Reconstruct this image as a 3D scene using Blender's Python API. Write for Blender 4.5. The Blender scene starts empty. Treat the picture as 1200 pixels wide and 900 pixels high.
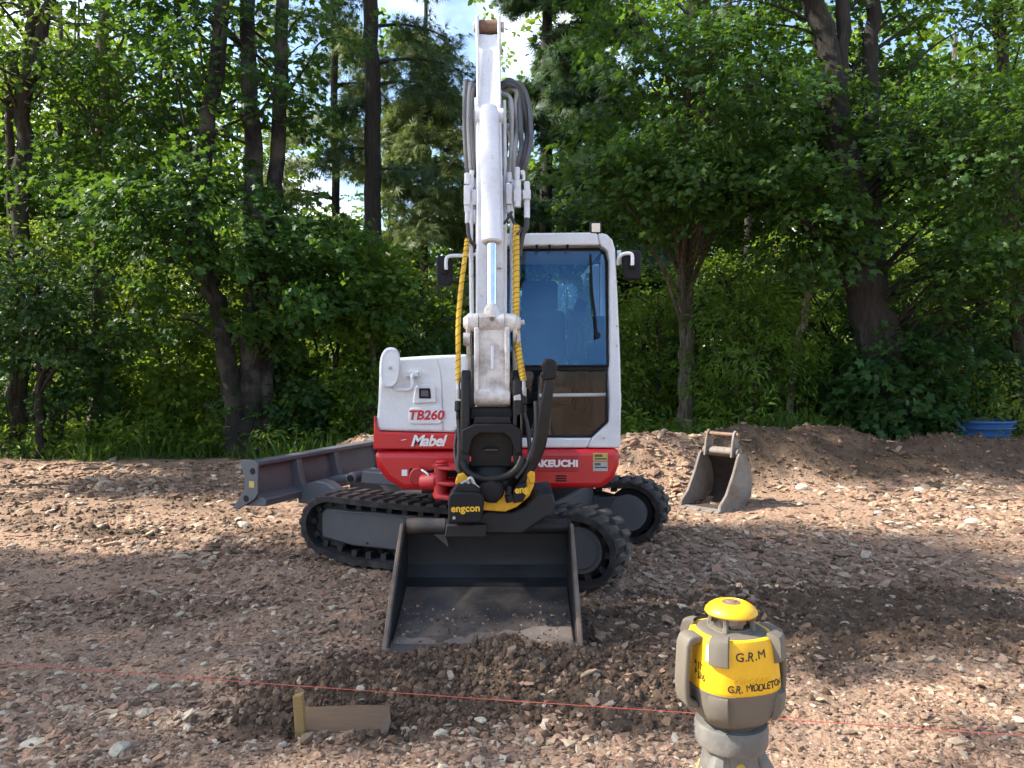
import bpy, bmesh, math, random
import numpy as np
from mathutils import Vector, Matrix, Euler

# ------------------------------------------------------------------ camera, sky, sun, exposure
SC = bpy.context.scene
COL = SC.collection
CAM_H, FOC, HORIZON = 1.60, 900.0, 425.0            # photograph pixels (1200 x 900)
cam_data = bpy.data.cameras.new('camera')
cam_data.sensor_width = 36.0
cam_data.lens = 36.0 * FOC / 1200.0
cam_data.shift_y = -(450.0 - HORIZON) / 1200.0
cam_data.clip_start, cam_data.clip_end = 0.05, 900.0
camera = bpy.data.objects.new('camera', cam_data)
camera.location = (0, 0, CAM_H)
camera.rotation_euler = (math.radians(90), 0, 0)
COL.objects.link(camera)
SC.camera = camera

SUN_EL = math.radians(41)
SUN_AZ = math.radians(-91)                            # compass angle from +Y, clockwise: the sun stands to the left
SUN_DIR = Vector((math.sin(SUN_AZ) * math.cos(SUN_EL), math.cos(SUN_AZ) * math.cos(SUN_EL), math.sin(SUN_EL)))
world = bpy.data.worlds.new('World')
SC.world = world
world.use_nodes = True
wn, wl = world.node_tree.nodes, world.node_tree.links
wn.clear()
sky = wn.new('ShaderNodeTexSky')
sky.sky_type = 'NISHITA'
sky.sun_disc = False
sky.sun_elevation = SUN_EL
sky.sun_rotation = SUN_AZ
sky.altitude = 50
sky.air_density, sky.dust_density, sky.ozone_density = 1.0, 1.2, 1.5
wtc = wn.new('ShaderNodeTexCoord')
wno = wn.new('ShaderNodeTexNoise'); wno.inputs['Scale'].default_value = 3.2; wno.inputs['Detail'].default_value = 7
wra = wn.new('ShaderNodeValToRGB')
wra.color_ramp.elements[0].position = 0.52; wra.color_ramp.elements[1].position = 0.72
wmx = wn.new('ShaderNodeMixRGB'); wmx.inputs['Color2'].default_value = (7.5, 7.6, 7.8, 1)
wbg = wn.new('ShaderNodeBackground'); wbg.inputs['Strength'].default_value = 0.125
wou = wn.new('ShaderNodeOutputWorld')
wl.new(wtc.outputs['Generated'], wno.inputs['Vector'])
wl.new(wno.outputs['Fac'], wra.inputs['Fac'])
wl.new(wra.outputs['Color'], wmx.inputs['Fac'])
wl.new(sky.outputs['Color'], wmx.inputs['Color1'])
wl.new(wmx.outputs['Color'], wbg.inputs['Color'])
wl.new(wbg.outputs['Background'], wou.inputs['Surface'])

sun_data = bpy.data.lights.new('sun', 'SUN')
sun_data.energy, sun_data.angle, sun_data.color = 4.2, math.radians(0.8), (1.0, 0.93, 0.82)
sun = bpy.data.objects.new('sun', sun_data)
sun.rotation_euler = SUN_DIR.to_track_quat('Z', 'Y').to_euler()
sun.location = SUN_DIR * 40
COL.objects.link(sun)

SC.render.engine = 'CYCLES'
SC.view_settings.view_transform = 'Standard'
SC.view_settings.look = 'None'
SC.view_settings.gamma = 1.0
SC.view_settings.use_curve_mapping = False
SC.view_settings.exposure = 1.62
SC.cycles.max_bounces = 6
SC.cycles.use_adaptive_sampling = True
SC.cycles.adaptive_threshold = 0.035
SC.cycles.diffuse_bounces = 2
SC.cycles.glossy_bounces = 3
SC.cycles.transmission_bounces = 5
SC.cycles.transparent_max_bounces = 8
SC.cycles.use_denoising = True
SC.cycles.caustics_reflective = False
SC.cycles.caustics_refractive = False

# ------------------------------------------------------------------ helpers
rng = np.random.default_rng(11)
random.seed(11)

def at(px, py, y):
    """World point that stands y metres away and shows at a photograph pixel."""
    return ((px - 600.0) / FOC * y, y, CAM_H - (py - HORIZON) / FOC * y)

def vnoise(x, y, seed=0):
    x = np.asarray(x, float); y = np.asarray(y, float)
    xi = np.floor(x).astype(np.int64); yi = np.floor(y).astype(np.int64)
    xf = x - xi; yf = y - yi
    u = xf * xf * (3 - 2 * xf); v = yf * yf * (3 - 2 * yf)
    def h(i, j):
        n = (i * 374761393 + j * 668265263 + seed * 974711) & 0xffffffff
        n = ((n ^ (n >> 13)) * 1274126177) & 0xffffffff
        n = ((n ^ (n >> 16)) * 2246822519) & 0xffffffff
        return (n ^ (n >> 15)) / 4294967295.0
    a = h(xi, yi) * (1 - u) + h(xi + 1, yi) * u
    b = h(xi, yi + 1) * (1 - u) + h(xi + 1, yi + 1) * u
    return a * (1 - v) + b * v - 0.5

def fbm(x, y, seed=0, octaves=4, gain=0.5):
    s, amp, f = 0.0, 1.0, 1.0
    for o in range(octaves):
        s = s + amp * vnoise(np.asarray(x) * f + 17.3 * o, np.asarray(y) * f - 9.1 * o, seed + o)
        amp *= gain; f *= 2.03
    return s

def catmull(pts, n=6):
    P = [Vector(p) for p in pts]
    if len(P) < 3: return P
    out = []
    for i in range(len(P) - 1):
        p0, p1, p2, p3 = P[max(i - 1, 0)], P[i], P[i + 1], P[min(i + 2, len(P) - 1)]
        for k in range(n):
            t = k / n
            out.append(0.5 * ((2 * p1) + (p2 - p0) * t + (2 * p0 - 5 * p1 + 4 * p2 - p3) * t * t + (3 * p1 - p0 - 3 * p2 + p3) * t ** 3))
    out.append(P[-1])
    return out

ORG = Vector((0, 0, 0))           # base of the thing being built; meshes are stored relative to it

class MB:
    """Collects shapes in world coordinates and links them as one mesh object."""
    def __init__(s): s.v, s.f = [], []
    def add(s, vs, fs):
        o = len(s.v)
        s.v += [Vector(p) for p in vs]
        s.f += [[i + o for i in f] for f in fs]
        return s
    def box(s, x0, x1, y0, y1, z0, z1, M=None):
        vs = [Vector((x, y, z)) for x in (x0, x1) for y in (y0, y1) for z in (z0, z1)]
        if M is not None: vs = [M @ p for p in vs]
        return s.add(vs, [(0, 1, 3, 2), (4, 6, 7, 5), (0, 4, 5, 1), (2, 3, 7, 6), (0, 2, 6, 4), (1, 5, 7, 3)])
    def prism(s, poly, axis, a0, a1, M=None):
        def mk(p, a):
            v = {'x': (a, p[0], p[1]), 'y': (p[0], a, p[1]), 'z': (p[0], p[1], a)}[axis]
            v = Vector(v)
            return M @ v if M is not None else v
        n = len(poly)
        vs = [mk(p, a0) for p in poly] + [mk(p, a1) for p in poly]
        fs = [list(range(n))[::-1], list(range(n, 2 * n))]
        fs += [(i, (i + 1) % n, n + (i + 1) % n, n + i) for i in range(n)]
        return s.add(vs, fs)
    def tube(s, path, r, n=10, smooth=0, caps=True, squash=None):
        P = catmull(path, smooth) if smooth else [Vector(p) for p in path]
        m = len(P)
        if np.isscalar(r): R = [r] * m
        else:
            rr = np.interp(np.linspace(0, 1, m), np.linspace(0, 1, len(r)), r); R = list(rr)
        T = []
        for i in range(m):
            t = P[min(i + 1, m - 1)] - P[max(i - 1, 0)]
            T.append(t.normalized() if t.length > 1e-9 else Vector((0, 0, 1)))
        up = Vector((0, 0, 1)) if abs(T[0].z) < 0.9 else Vector((1, 0, 0))
        nrm = T[0].cross(up).normalized()
        vs, fs = [], []
        for i in range(m):
            nrm = (nrm - T[i] * nrm.dot(T[i]))
            nrm = nrm.normalized() if nrm.length > 1e-6 else T[i].orthogonal().normalized()
            b = T[i].cross(nrm)
            for k in range(n):
                a = 2 * math.pi * k / n
                q = 1.0 if squash is None else squash(i / (m - 1), a)
                vs.append(P[i] + (nrm * math.cos(a) + b * math.sin(a)) * (R[i] * q))
        for i in range(m - 1):
            for k in range(n):
                a, b_ = i * n + k, i * n + (k + 1) % n
                fs.append((a, b_, b_ + n, a + n))
        if caps:
            fs.append(list(range(n))[::-1]); fs.append([(m - 1) * n + k for k in range(n)])
        return s.add(vs, fs)
    def cyl(s, p0, p1, r0, r1=None, n=20):
        return s.tube([p0, p1], [r0, r0 if r1 is None else r1], n)
    def lathe(s, prof, c=(0, 0, 0), n=32, p=2.0, M=None):
        """Turned profile [(r, z)]; p > 2 squares the section."""
        vs, fs = [], []
        for r, z in prof:
            for k in range(n):
                a = 2 * math.pi * k / n
                ca, sa = math.cos(a), math.sin(a)
                q = (abs(ca) ** p + abs(sa) ** p) ** (-1.0 / p)
                v = Vector((c[0] + r * q * ca, c[1] + r * q * sa, c[2] + z))
                vs.append(M @ v if M is not None else v)
        m = len(prof)
        for i in range(m - 1):
            for k in range(n):
                a, b = i * n + k, i * n + (k + 1) % n
                fs.append((a, b, b + n, a + n))
        fs.append(list(range(n))[::-1]); fs.append([(m - 1) * n + k for k in range(n)])
        return s.add(vs, fs)
    def build(s, name, mat, parent=None, bev=0.0, seg=2, smooth=38, recalc=True, local=False):
        me = bpy.data.meshes.new(name)
        o = Vector((0, 0, 0)) if local else ORG
        me.from_pydata([tuple(p - o) for p in s.v], [], s.f)
        if recalc:
            bm = bmesh.new(); bm.from_mesh(me)
            bmesh.ops.recalc_face_normals(bm, faces=bm.faces)
            bm.to_mesh(me); bm.free()
        if smooth:
            me.polygons.foreach_set('use_smooth', [True] * len(me.polygons))
            me.set_sharp_from_angle(angle=math.radians(smooth))
        me.materials.append(mat)
        ob = bpy.data.objects.new(name, me)
        COL.objects.link(ob)
        if parent is not None: ob.parent = parent
        else: ob.location = o
        if bev:
            b = ob.modifiers.new('bevel', 'BEVEL'); b.width = bev; b.segments = seg
            b.limit_method = 'ANGLE'; b.angle_limit = math.radians(32); b.use_clamp_overlap = True
            b.harden_normals = False
        return ob

def tag(o, label=None, cat=None, group=None, kind=None):
    if label: o['label'] = label
    if cat: o['category'] = cat
    if group: o['group'] = group
    if kind: o['kind'] = kind
    return o

def empty(name, loc):
    global ORG
    o = bpy.data.objects.new(name, None)
    o.location = loc; o.empty_display_size = 0.2
    COL.objects.link(o)
    ORG = Vector(loc)
    return o

def mesh_tris(name, V, T, mat, parent=None, attrs=None, smooth=False):
    """V (n,3) float, T (m,3) int -> mesh object, fast."""
    me = bpy.data.meshes.new(name)
    V = np.ascontiguousarray(V, np.float32); T = np.ascontiguousarray(T, np.int32)
    me.vertices.add(len(V)); me.vertices.foreach_set('co', V.ravel())
    k = T.shape[1]
    me.loops.add(T.size); me.loops.foreach_set('vertex_index', T.ravel())
    me.polygons.add(len(T)); me.polygons.foreach_set('loop_start', np.arange(0, T.size, k, dtype=np.int32))
    me.polygons.foreach_set('use_smooth', np.full(len(T), smooth, bool))
    for an, av in (attrs or {}).items():
        a = me.attributes.new(an, 'FLOAT', 'POINT'); a.data.foreach_set('value', np.ascontiguousarray(av, np.float32))
    me.update(calc_edges=True)
    me.materials.append(mat)
    ob = bpy.data.objects.new(name, me)
    COL.objects.link(ob)
    if parent is not None: ob.parent = parent
    return ob

def text_mesh(body, size, extrude=0.0008, shear=0.0, offset=0.0, spacing=1.0, sx=1.0):
    cu = bpy.data.curves.new('lettering', 'FONT')
    cu.body = body; cu.size = size; cu.extrude = extrude; cu.shear = shear; cu.offset = offset
    cu.align_x = 'CENTER'; cu.align_y = 'CENTER'; cu.space_character = spacing; cu.resolution_u = 3
    ob = bpy.data.objects.new('lettering', cu); COL.objects.link(ob)
    bpy.context.view_layer.update()
    me = bpy.data.meshes.new_from_object(ob.evaluated_get(bpy.context.evaluated_depsgraph_get()))
    vs = [Vector((v.co.x * sx, v.co.y, v.co.z)) for v in me.vertices]
    fs = [list(p.vertices) for p in me.polygons]
    bpy.data.objects.remove(ob); bpy.data.curves.remove(cu); bpy.data.meshes.remove(me)
    return vs, fs

def text(name, body, size, mat, parent, place, **kw):
    """place: function from flat lettering coordinates (x right, y up, z out) to the world."""
    vs, fs = text_mesh(body, size, **kw)
    mb = MB(); mb.add([place(v) for v in vs], fs)
    return mb.build(name, mat, parent, smooth=0, recalc=False)

# ------------------------------------------------------------------ materials
MAT = {}
def nodes_of(name):
    m = bpy.data.materials.new(name); m.use_nodes = True
    nt = m.node_tree; nt.nodes.clear()
    out = nt.nodes.new('ShaderNodeOutputMaterial')
    bs = nt.nodes.new('ShaderNodeBsdfPrincipled')
    nt.links.new(bs.outputs[0], out.inputs['Surface'])
    MAT[name] = m
    return m, nt, bs, out

def noise_node(nt, scale, detail=4, vec=None, rough=0.55):
    n = nt.nodes.new('ShaderNodeTexNoise')
    n.inputs['Scale'].default_value = scale; n.inputs['Detail'].default_value = detail
    n.inputs['Roughness'].default_value = rough
    if vec is not None: nt.links.new(vec, n.inputs['Vector'])
    return n

def ramp_node(nt, src, stops):
    r = nt.nodes.new('ShaderNodeValToRGB')
    e = r.color_ramp.elements
    while len(e) < len(stops): e.new(0.5)
    for k, (p, c) in enumerate(stops):
        e[k].position = p
        e[k].color = (c, c, c, 1) if np.isscalar(c) else (*c, 1)
    nt.links.new(src, r.inputs['Fac'])
    return r

def mix_node(nt, fac, a, b):
    m = nt.nodes.new('ShaderNodeMixRGB')
    for sock, val in (('Fac', fac), ('Color1', a), ('Color2', b)):
        if isinstance(val, bpy.types.NodeSocket): nt.links.new(val, m.inputs[sock])
        elif np.isscalar(val): m.inputs[sock].default_value = val
        else: m.inputs[sock].default_value = (*val, 1)
    return m.outputs['Color']

def bump_node(nt, height, strength, dist, bs):
    b = nt.nodes.new('ShaderNodeBump')
    b.inputs['Strength'].default_value = strength; b.inputs['Distance'].default_value = dist
    nt.links.new(height, b.inputs['Height']); nt.links.new(b.outputs[0], bs.inputs['Normal'])

def paint(name, col, rough=0.4, metal=0.0, dirt=(0.16, 0.12, 0.09), amount=0.35, scale=6.0, bump=0.0, coat=0.0, fine=60, spec=0.5, splat=0.0):
    """Painted or bare surface with blotchy dirt of its own shape."""
    m, nt, bs, _ = nodes_of(name)
    tc = nt.nodes.new('ShaderNodeTexCoord')
    n1 = noise_node(nt, scale, 8, tc.outputs['Object'], 0.65)
    n2 = noise_node(nt, fine, 3, tc.outputs['Object'])
    r1 = ramp_node(nt, n1.outputs['Fac'], [(0.42, 0.0), (0.75, amount)])
    v = mix_node(nt, n2.outputs['Fac'], tuple(c * 0.88 for c in col), tuple(min(1, c * 1.08) for c in col))
    c = mix_node(nt, r1.outputs['Color'], v, dirt)
    if splat:
        n3 = noise_node(nt, 38, 6, tc.outputs['Object'], 0.75)
        r3 = ramp_node(nt, n3.outputs['Fac'], [(0.60, 0.0), (0.68, splat)])
        c = mix_node(nt, r3.outputs['Color'], c, tuple(q * .8 for q in dirt))
    nt.links.new(c, bs.inputs['Base Color'])
    rr = ramp_node(nt, n1.outputs['Fac'], [(0.35, rough), (0.75, min(1, rough + 0.3))])
    nt.links.new(rr.outputs['Color'], bs.inputs['Roughness'])
    bs.inputs['Metallic'].default_value = metal
    bs.inputs['Coat Weight'].default_value = coat
    bs.inputs['Specular IOR Level'].default_value = spec
    if bump: bump_node(nt, n2.outputs['Fac'], bump, 0.004, bs)
    return m

paint('white_paint', (0.69, 0.715, 0.75), 0.38, amount=0.20, scale=3.5, coat=0.15, splat=0.22)
paint('worn_white', (0.60, 0.57, 0.54), 0.5, amount=0.95, scale=11, dirt=(0.12, 0.085, 0.06), bump=0.1)
paint('arm_white', (0.67, 0.69, 0.735), 0.42, amount=0.28, scale=5, splat=0.45)
paint('red_paint', (0.50, 0.006, 0.012), 0.30, amount=0.10, scale=4, coat=0.2, splat=0.22)
paint('dark_red', (0.36, 0.008, 0.014), 0.42, amount=0.15)
paint('black_paint', (0.008, 0.008, 0.010), 0.45, amount=0.16, scale=7, dirt=(0.05, 0.04, 0.032), spec=0.25)
paint('black_plastic', (0.007, 0.007, 0.009), 0.5, amount=0.05, spec=0.25)
paint('grease_black', (0.006, 0.006, 0.006), 0.38, amount=0.4, scale=12, dirt=(0.045, 0.03, 0.022), bump=0.25, spec=0.3)
paint('rubber', (0.016, 0.016, 0.018), 0.8, amount=0.40, scale=9, dirt=(0.13, 0.11, 0.095), bump=0.3, fine=40, spec=0.25)
paint('rubber_dusty', (0.045, 0.042, 0.040), 0.85, amount=0.9, scale=9, dirt=(0.17, 0.145, 0.125), bump=0.3, fine=40, spec=0.25)
paint('rubber_clean', (0.012, 0.012, 0.013), 0.7, amount=0.2, scale=6, dirt=(0.09, 0.075, 0.065))
paint('grey_steel', (0.094, 0.100, 0.113), 0.42, amount=0.10, scale=5, dirt=(0.13, 0.125, 0.12), bump=0.05)
paint('track_grey', (0.052, 0.056, 0.065), 0.55, splat=0.3, amount=0.28, scale=5, dirt=(0.17, 0.145, 0.12), bump=0.05)
paint('bucket_dark', (0.012, 0.013, 0.016), 0.42, metal=0.0, amount=0.30, scale=7, dirt=(0.045, 0.040, 0.036), bump=0.2, spec=0.3, splat=0.25)
paint('bucket_worn', (0.050, 0.045, 0.043), 0.45, metal=0.2, amount=0.95, scale=5, splat=0.4, dirt=(0.16, 0.12, 0.09), bump=0.2)
paint('bucket_edge', (0.16, 0.125, 0.10), 0.55, metal=0.3, amount=0.8, scale=14, dirt=(0.12, 0.06, 0.035), bump=0.2)
paint('old_bucket', (0.20, 0.178, 0.155), 0.6, splat=0.5, amount=0.95, scale=5, dirt=(0.105, 0.062, 0.038), bump=0.15)
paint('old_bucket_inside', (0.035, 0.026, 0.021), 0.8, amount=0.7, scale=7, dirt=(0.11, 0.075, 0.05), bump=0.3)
paint('rust_pin', (0.17, 0.10, 0.065), 0.6, amount=0.5, scale=20, dirt=(0.12, 0.06, 0.03))
paint('hose_black', (0.035, 0.036, 0.04), 0.55, amount=0.3)
paint('hose_grey', (0.085, 0.092, 0.105), 0.55, amount=0.3)
paint('hose_pale', (0.30, 0.30, 0.30), 0.55, amount=0.4)
paint('hose_yellow', (0.68, 0.40, 0.012), 0.5, amount=0.25, scale=14)
paint('tilt_yellow', (0.70, 0.36, 0.008), 0.4, amount=0.35, scale=12, dirt=(0.12, 0.07, 0.03))
paint('fitting_steel', (0.45, 0.45, 0.45), 0.35, metal=0.8, amount=0.4, scale=30)
paint('chrome', (0.75, 0.78, 0.82), 0.08, metal=1.0, amount=0.0)
paint('fabric_dark', (0.018, 0.020, 0.024), 0.85, amount=0.1)
paint('sticker_grey', (0.42, 0.42, 0.40), 0.5, amount=0.3, scale=40)
paint('sticker_yellow', (0.55, 0.42, 0.10), 0.5, amount=0.4, scale=60)
paint('letter_white', (0.80, 0.80, 0.80), 0.45, amount=0.05)
paint('letter_red', (0.50, 0.015, 0.03), 0.45, amount=0.05)
paint('letter_yellow', (0.72, 0.42, 0.02), 0.45, amount=0.05)
paint('ink', (0.012, 0.011, 0.010), 0.6, amount=0.0)
paint('laser_yellow', (0.74, 0.40, 0.006), 0.38, amount=0.10, scale=20, dirt=(0.35, 0.18, 0.02))
paint('laser_grey', (0.118, 0.103, 0.080), 0.55, amount=0.25, scale=30, dirt=(0.18, 0.157, 0.122), bump=0.05, fine=400)
paint('laser_dark', (0.05, 0.045, 0.04), 0.55, amount=0.3, scale=30)
paint('tripod_grey', (0.11, 0.108, 0.10), 0.6, amount=0.7, scale=40, dirt=(0.22, 0.195, 0.165), bump=0.15, fine=300)
paint('tripod_yellow', (0.65, 0.40, 0.05), 0.6, amount=0.4, scale=20)
paint('tub_blue', (0.015, 0.085, 0.26), 0.5, amount=0.25, scale=5, dirt=(0.12, 0.14, 0.16))
paint('bucket_dust', (0.17, 0.135, 0.11), 0.75, amount=0.8, scale=9, dirt=(0.09, 0.072, 0.06), bump=0.3, splat=0.4)
paint('string_red', (0.46, 0.085, 0.06), 0.8, amount=0.2, scale=30)
paint('lamp_lens', (0.75, 0.68, 0.55), 0.15, amount=0.1)

def wood_mat(name, col, dark):
    m, nt, bs, _ = nodes_of(name)
    tc = nt.nodes.new('ShaderNodeTexCoord')
    mp = nt.nodes.new('ShaderNodeMapping'); mp.inputs['Scale'].default_value = (3, 30, 30)
    nt.links.new(tc.outputs['Object'], mp.inputs['Vector'])
    n1 = noise_node(nt, 3, 6, mp.outputs[0])
    n2 = noise_node(nt, 9, 5, tc.outputs['Object'])
    c = mix_node(nt, n1.outputs['Fac'], col, dark)
    r = ramp_node(nt, n2.outputs['Fac'], [(0.50, 0.0), (0.72, 0.7)])
    c = mix_node(nt, r.outputs['Color'], c, (0.13, 0.09, 0.065))
    nt.links.new(c, bs.inputs['Base Color']); bs.inputs['Roughness'].default_value = 0.85
    bump_node(nt, n1.outputs['Fac'], 0.4, 0.003, bs)
wood_mat('board_wood', (0.165, 0.10, 0.054), (0.08, 0.048, 0.027))
wood_mat('stake_wood', (0.30, 0.20, 0.07), (0.18, 0.115, 0.045))

def glass_mat(name, tint, refl, rough=0.0, rtint=(1, 1, 1)):
    m, nt, bs, out = nodes_of(name)
    nt.nodes.remove(bs)
    tr = nt.nodes.new('ShaderNodeBsdfTransparent'); tr.inputs['Color'].default_value = (*tint, 1)
    gl = nt.nodes.new('ShaderNodeBsdfGlossy'); gl.inputs['Roughness'].default_value = rough
    gl.inputs['Color'].default_value = (*rtint, 1)
    fr = nt.nodes.new('ShaderNodeFresnel'); fr.inputs['IOR'].default_value = 1.5
    ma = nt.nodes.new('ShaderNodeMath'); ma.operation = 'ADD'; ma.inputs[1].default_value = refl; ma.use_clamp = True
    mx = nt.nodes.new('ShaderNodeMixShader')
    nt.links.new(fr.outputs[0], ma.inputs[0]); nt.links.new(ma.outputs[0], mx.inputs['Fac'])
    nt.links.new(tr.outputs[0], mx.inputs[1]); nt.links.new(gl.outputs[0], mx.inputs[2])
    nt.links.new(mx.outputs[0], out.inputs['Surface'])
glass_mat('cab_glass', (0.62, 0.80, 0.95), 0.004, rtint=(0.26, 0.56, 1.0))  # blue of the sky's reflection is put into the glass tints
glass_mat('low_glass', (0.90, 0.92, 0.91), 0.0)
glass_mat('laser_glass', (0.72, 0.76, 0.80), 0.10)

def leaf_mat(name, dark, light, trans, tcol):
    m, nt, bs, out = nodes_of(name)
    at_ = nt.nodes.new('ShaderNodeAttribute'); at_.attribute_name = 'lv'
    oi = nt.nodes.new('ShaderNodeObjectInfo')
    c = mix_node(nt, at_.outputs['Fac'], dark, light)
    hs = nt.nodes.new('ShaderNodeHueSaturation')
    ma = nt.nodes.new('ShaderNodeMapRange'); ma.inputs[3].default_value = 0.485; ma.inputs[4].default_value = 0.512
    nt.links.new(oi.outputs['Random'], ma.inputs[0]); nt.links.new(ma.outputs[0], hs.inputs['Hue'])
    nt.links.new(c, hs.inputs['Color'])
    nt.links.new(hs.outputs[0], bs.inputs['Base Color'])
    bs.inputs['Roughness'].default_value = 0.5; bs.inputs['Specular IOR Level'].default_value = 0.22
    tl = nt.nodes.new('ShaderNodeBsdfTranslucent')
    ct = mix_node(nt, at_.outputs['Fac'], tuple(x * 0.7 for x in tcol), tcol)
    nt.links.new(ct, tl.inputs['Color'])
    mx = nt.nodes.new('ShaderNodeMixShader'); mx.inputs['Fac'].default_value = trans
    nt.links.new(bs.outputs[0], mx.inputs[1]); nt.links.new(tl.outputs[0], mx.inputs[2])
    nt.links.new(mx.outputs[0], out.inputs['Surface'])
leaf_mat('leaf_maple', (0.012, 0.039, 0.010), (0.039, 0.096, 0.019), 0.34, (0.17, 0.32, 0.028))
leaf_mat('leaf_bright', (0.046, 0.100, 0.014), (0.105, 0.178, 0.024), 0.44, (0.28, 0.41, 0.032))
leaf_mat('leaf_dark', (0.012, 0.042, 0.013), (0.034, 0.090, 0.022), 0.30, (0.11, 0.22, 0.03))
leaf_mat('leaf_yellow', (0.13, 0.20, 0.028), (0.20, 0.28, 0.04), 0.42, (0.34, 0.44, 0.05))
leaf_mat('leaf_larch', (0.110, 0.155, 0.050), (0.190, 0.235, 0.080), 0.35, (0.20, 0.28, 0.06))
leaf_mat('leaf_pine', (0.045, 0.088, 0.050), (0.090, 0.145, 0.072), 0.30, (0.12, 0.20, 0.06))
leaf_mat('grass_blade', (0.035, 0.085, 0.016), (0.085, 0.165, 0.030), 0.38, (0.18, 0.30, 0.03))

def bark_mat(name, a, b, moss=(0.05, 0.07, 0.03), mossy=0.3):
    m, nt, bs, _ = nodes_of(name)
    tc = nt.nodes.new('ShaderNodeTexCoord')
    mp = nt.nodes.new('ShaderNodeMapping'); mp.inputs['Scale'].default_value = (14, 14, 2.2)
    nt.links.new(tc.outputs['Object'], mp.inputs['Vector'])
    n1 = noise_node(nt, 1.6, 8, mp.outputs[0], 0.7)
    n2 = noise_node(nt, 2.2, 5, tc.outputs['Object'])
    r1 = ramp_node(nt, n1.outputs['Fac'], [(0.40, b), (0.60, a)])
    r2 = ramp_node(nt, n2.outputs['Fac'], [(0.48, 0.0), (0.70, mossy)])
    c = mix_node(nt, r2.outputs['Color'], r1.outputs['Color'], moss)
    nt.links.new(c, bs.inputs['Base Color']); bs.inputs['Roughness'].default_value = 0.92
    bump_node(nt, n1.outputs['Fac'], 0.9, 0.03, bs)
bark_mat('bark_brown', (0.055, 0.041, 0.032), (0.012, 0.009, 0.007))
bark_mat('bark_dark', (0.030, 0.023, 0.019), (0.008, 0.007, 0.006), mossy=0.15)
bark_mat('bark_pale', (0.17, 0.14, 0.108), (0.05, 0.042, 0.03), mossy=0.6)
bark_mat('bark_blotched', (0.020, 0.016, 0.013), (0.005, 0.0045, 0.004), (0.13, 0.12, 0.10), 0.6)  # near-black bark with paler grey blotches
bark_mat('bark_birch', (0.46, 0.38, 0.32), (0.16, 0.11, 0.085), mossy=0.15)

# ------------------------------------------------------------------ the ground
RIDGE_X = [-30, -8.0, -3.6, -2.6, -1.9, -1.2, 0.6, 1.3, 1.75, 2.15, 2.6, 3.2, 3.8, 4.6, 5.3, 6.4, 8.0, 12, 30]
RIDGE_H = [0.05, 0.08, 0.10, 0.38, 0.62, 0.60, 0.50, 0.46, 0.66, 0.72, 0.64, 0.70, 0.68, 0.60, 0.54, 0.53, 0.50, 0.46, 0.3]
RIDGE_Y = [12.0, 11.8, 11.4, 10.6, 10.0, 10.1, 10.4, 10.2, 10.1, 10.1, 10.35, 10.55, 10.7, 10.9, 11.0, 11.0, 11.0, 11.2, 12]

UC = Vector((-0.10, 6.53, 0.0)); TH = math.radians(22)          # excavator: centre and turn of the undercarriage
U_ = Vector((math.cos(TH), -math.sin(TH), 0)); V_ = Vector((math.sin(TH), math.cos(TH), 0))

def blob(x, y, cx, cy, rx, ry):
    return np.exp(-(((x - cx) / rx) ** 2 + ((y - cy) / ry) ** 2))

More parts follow.
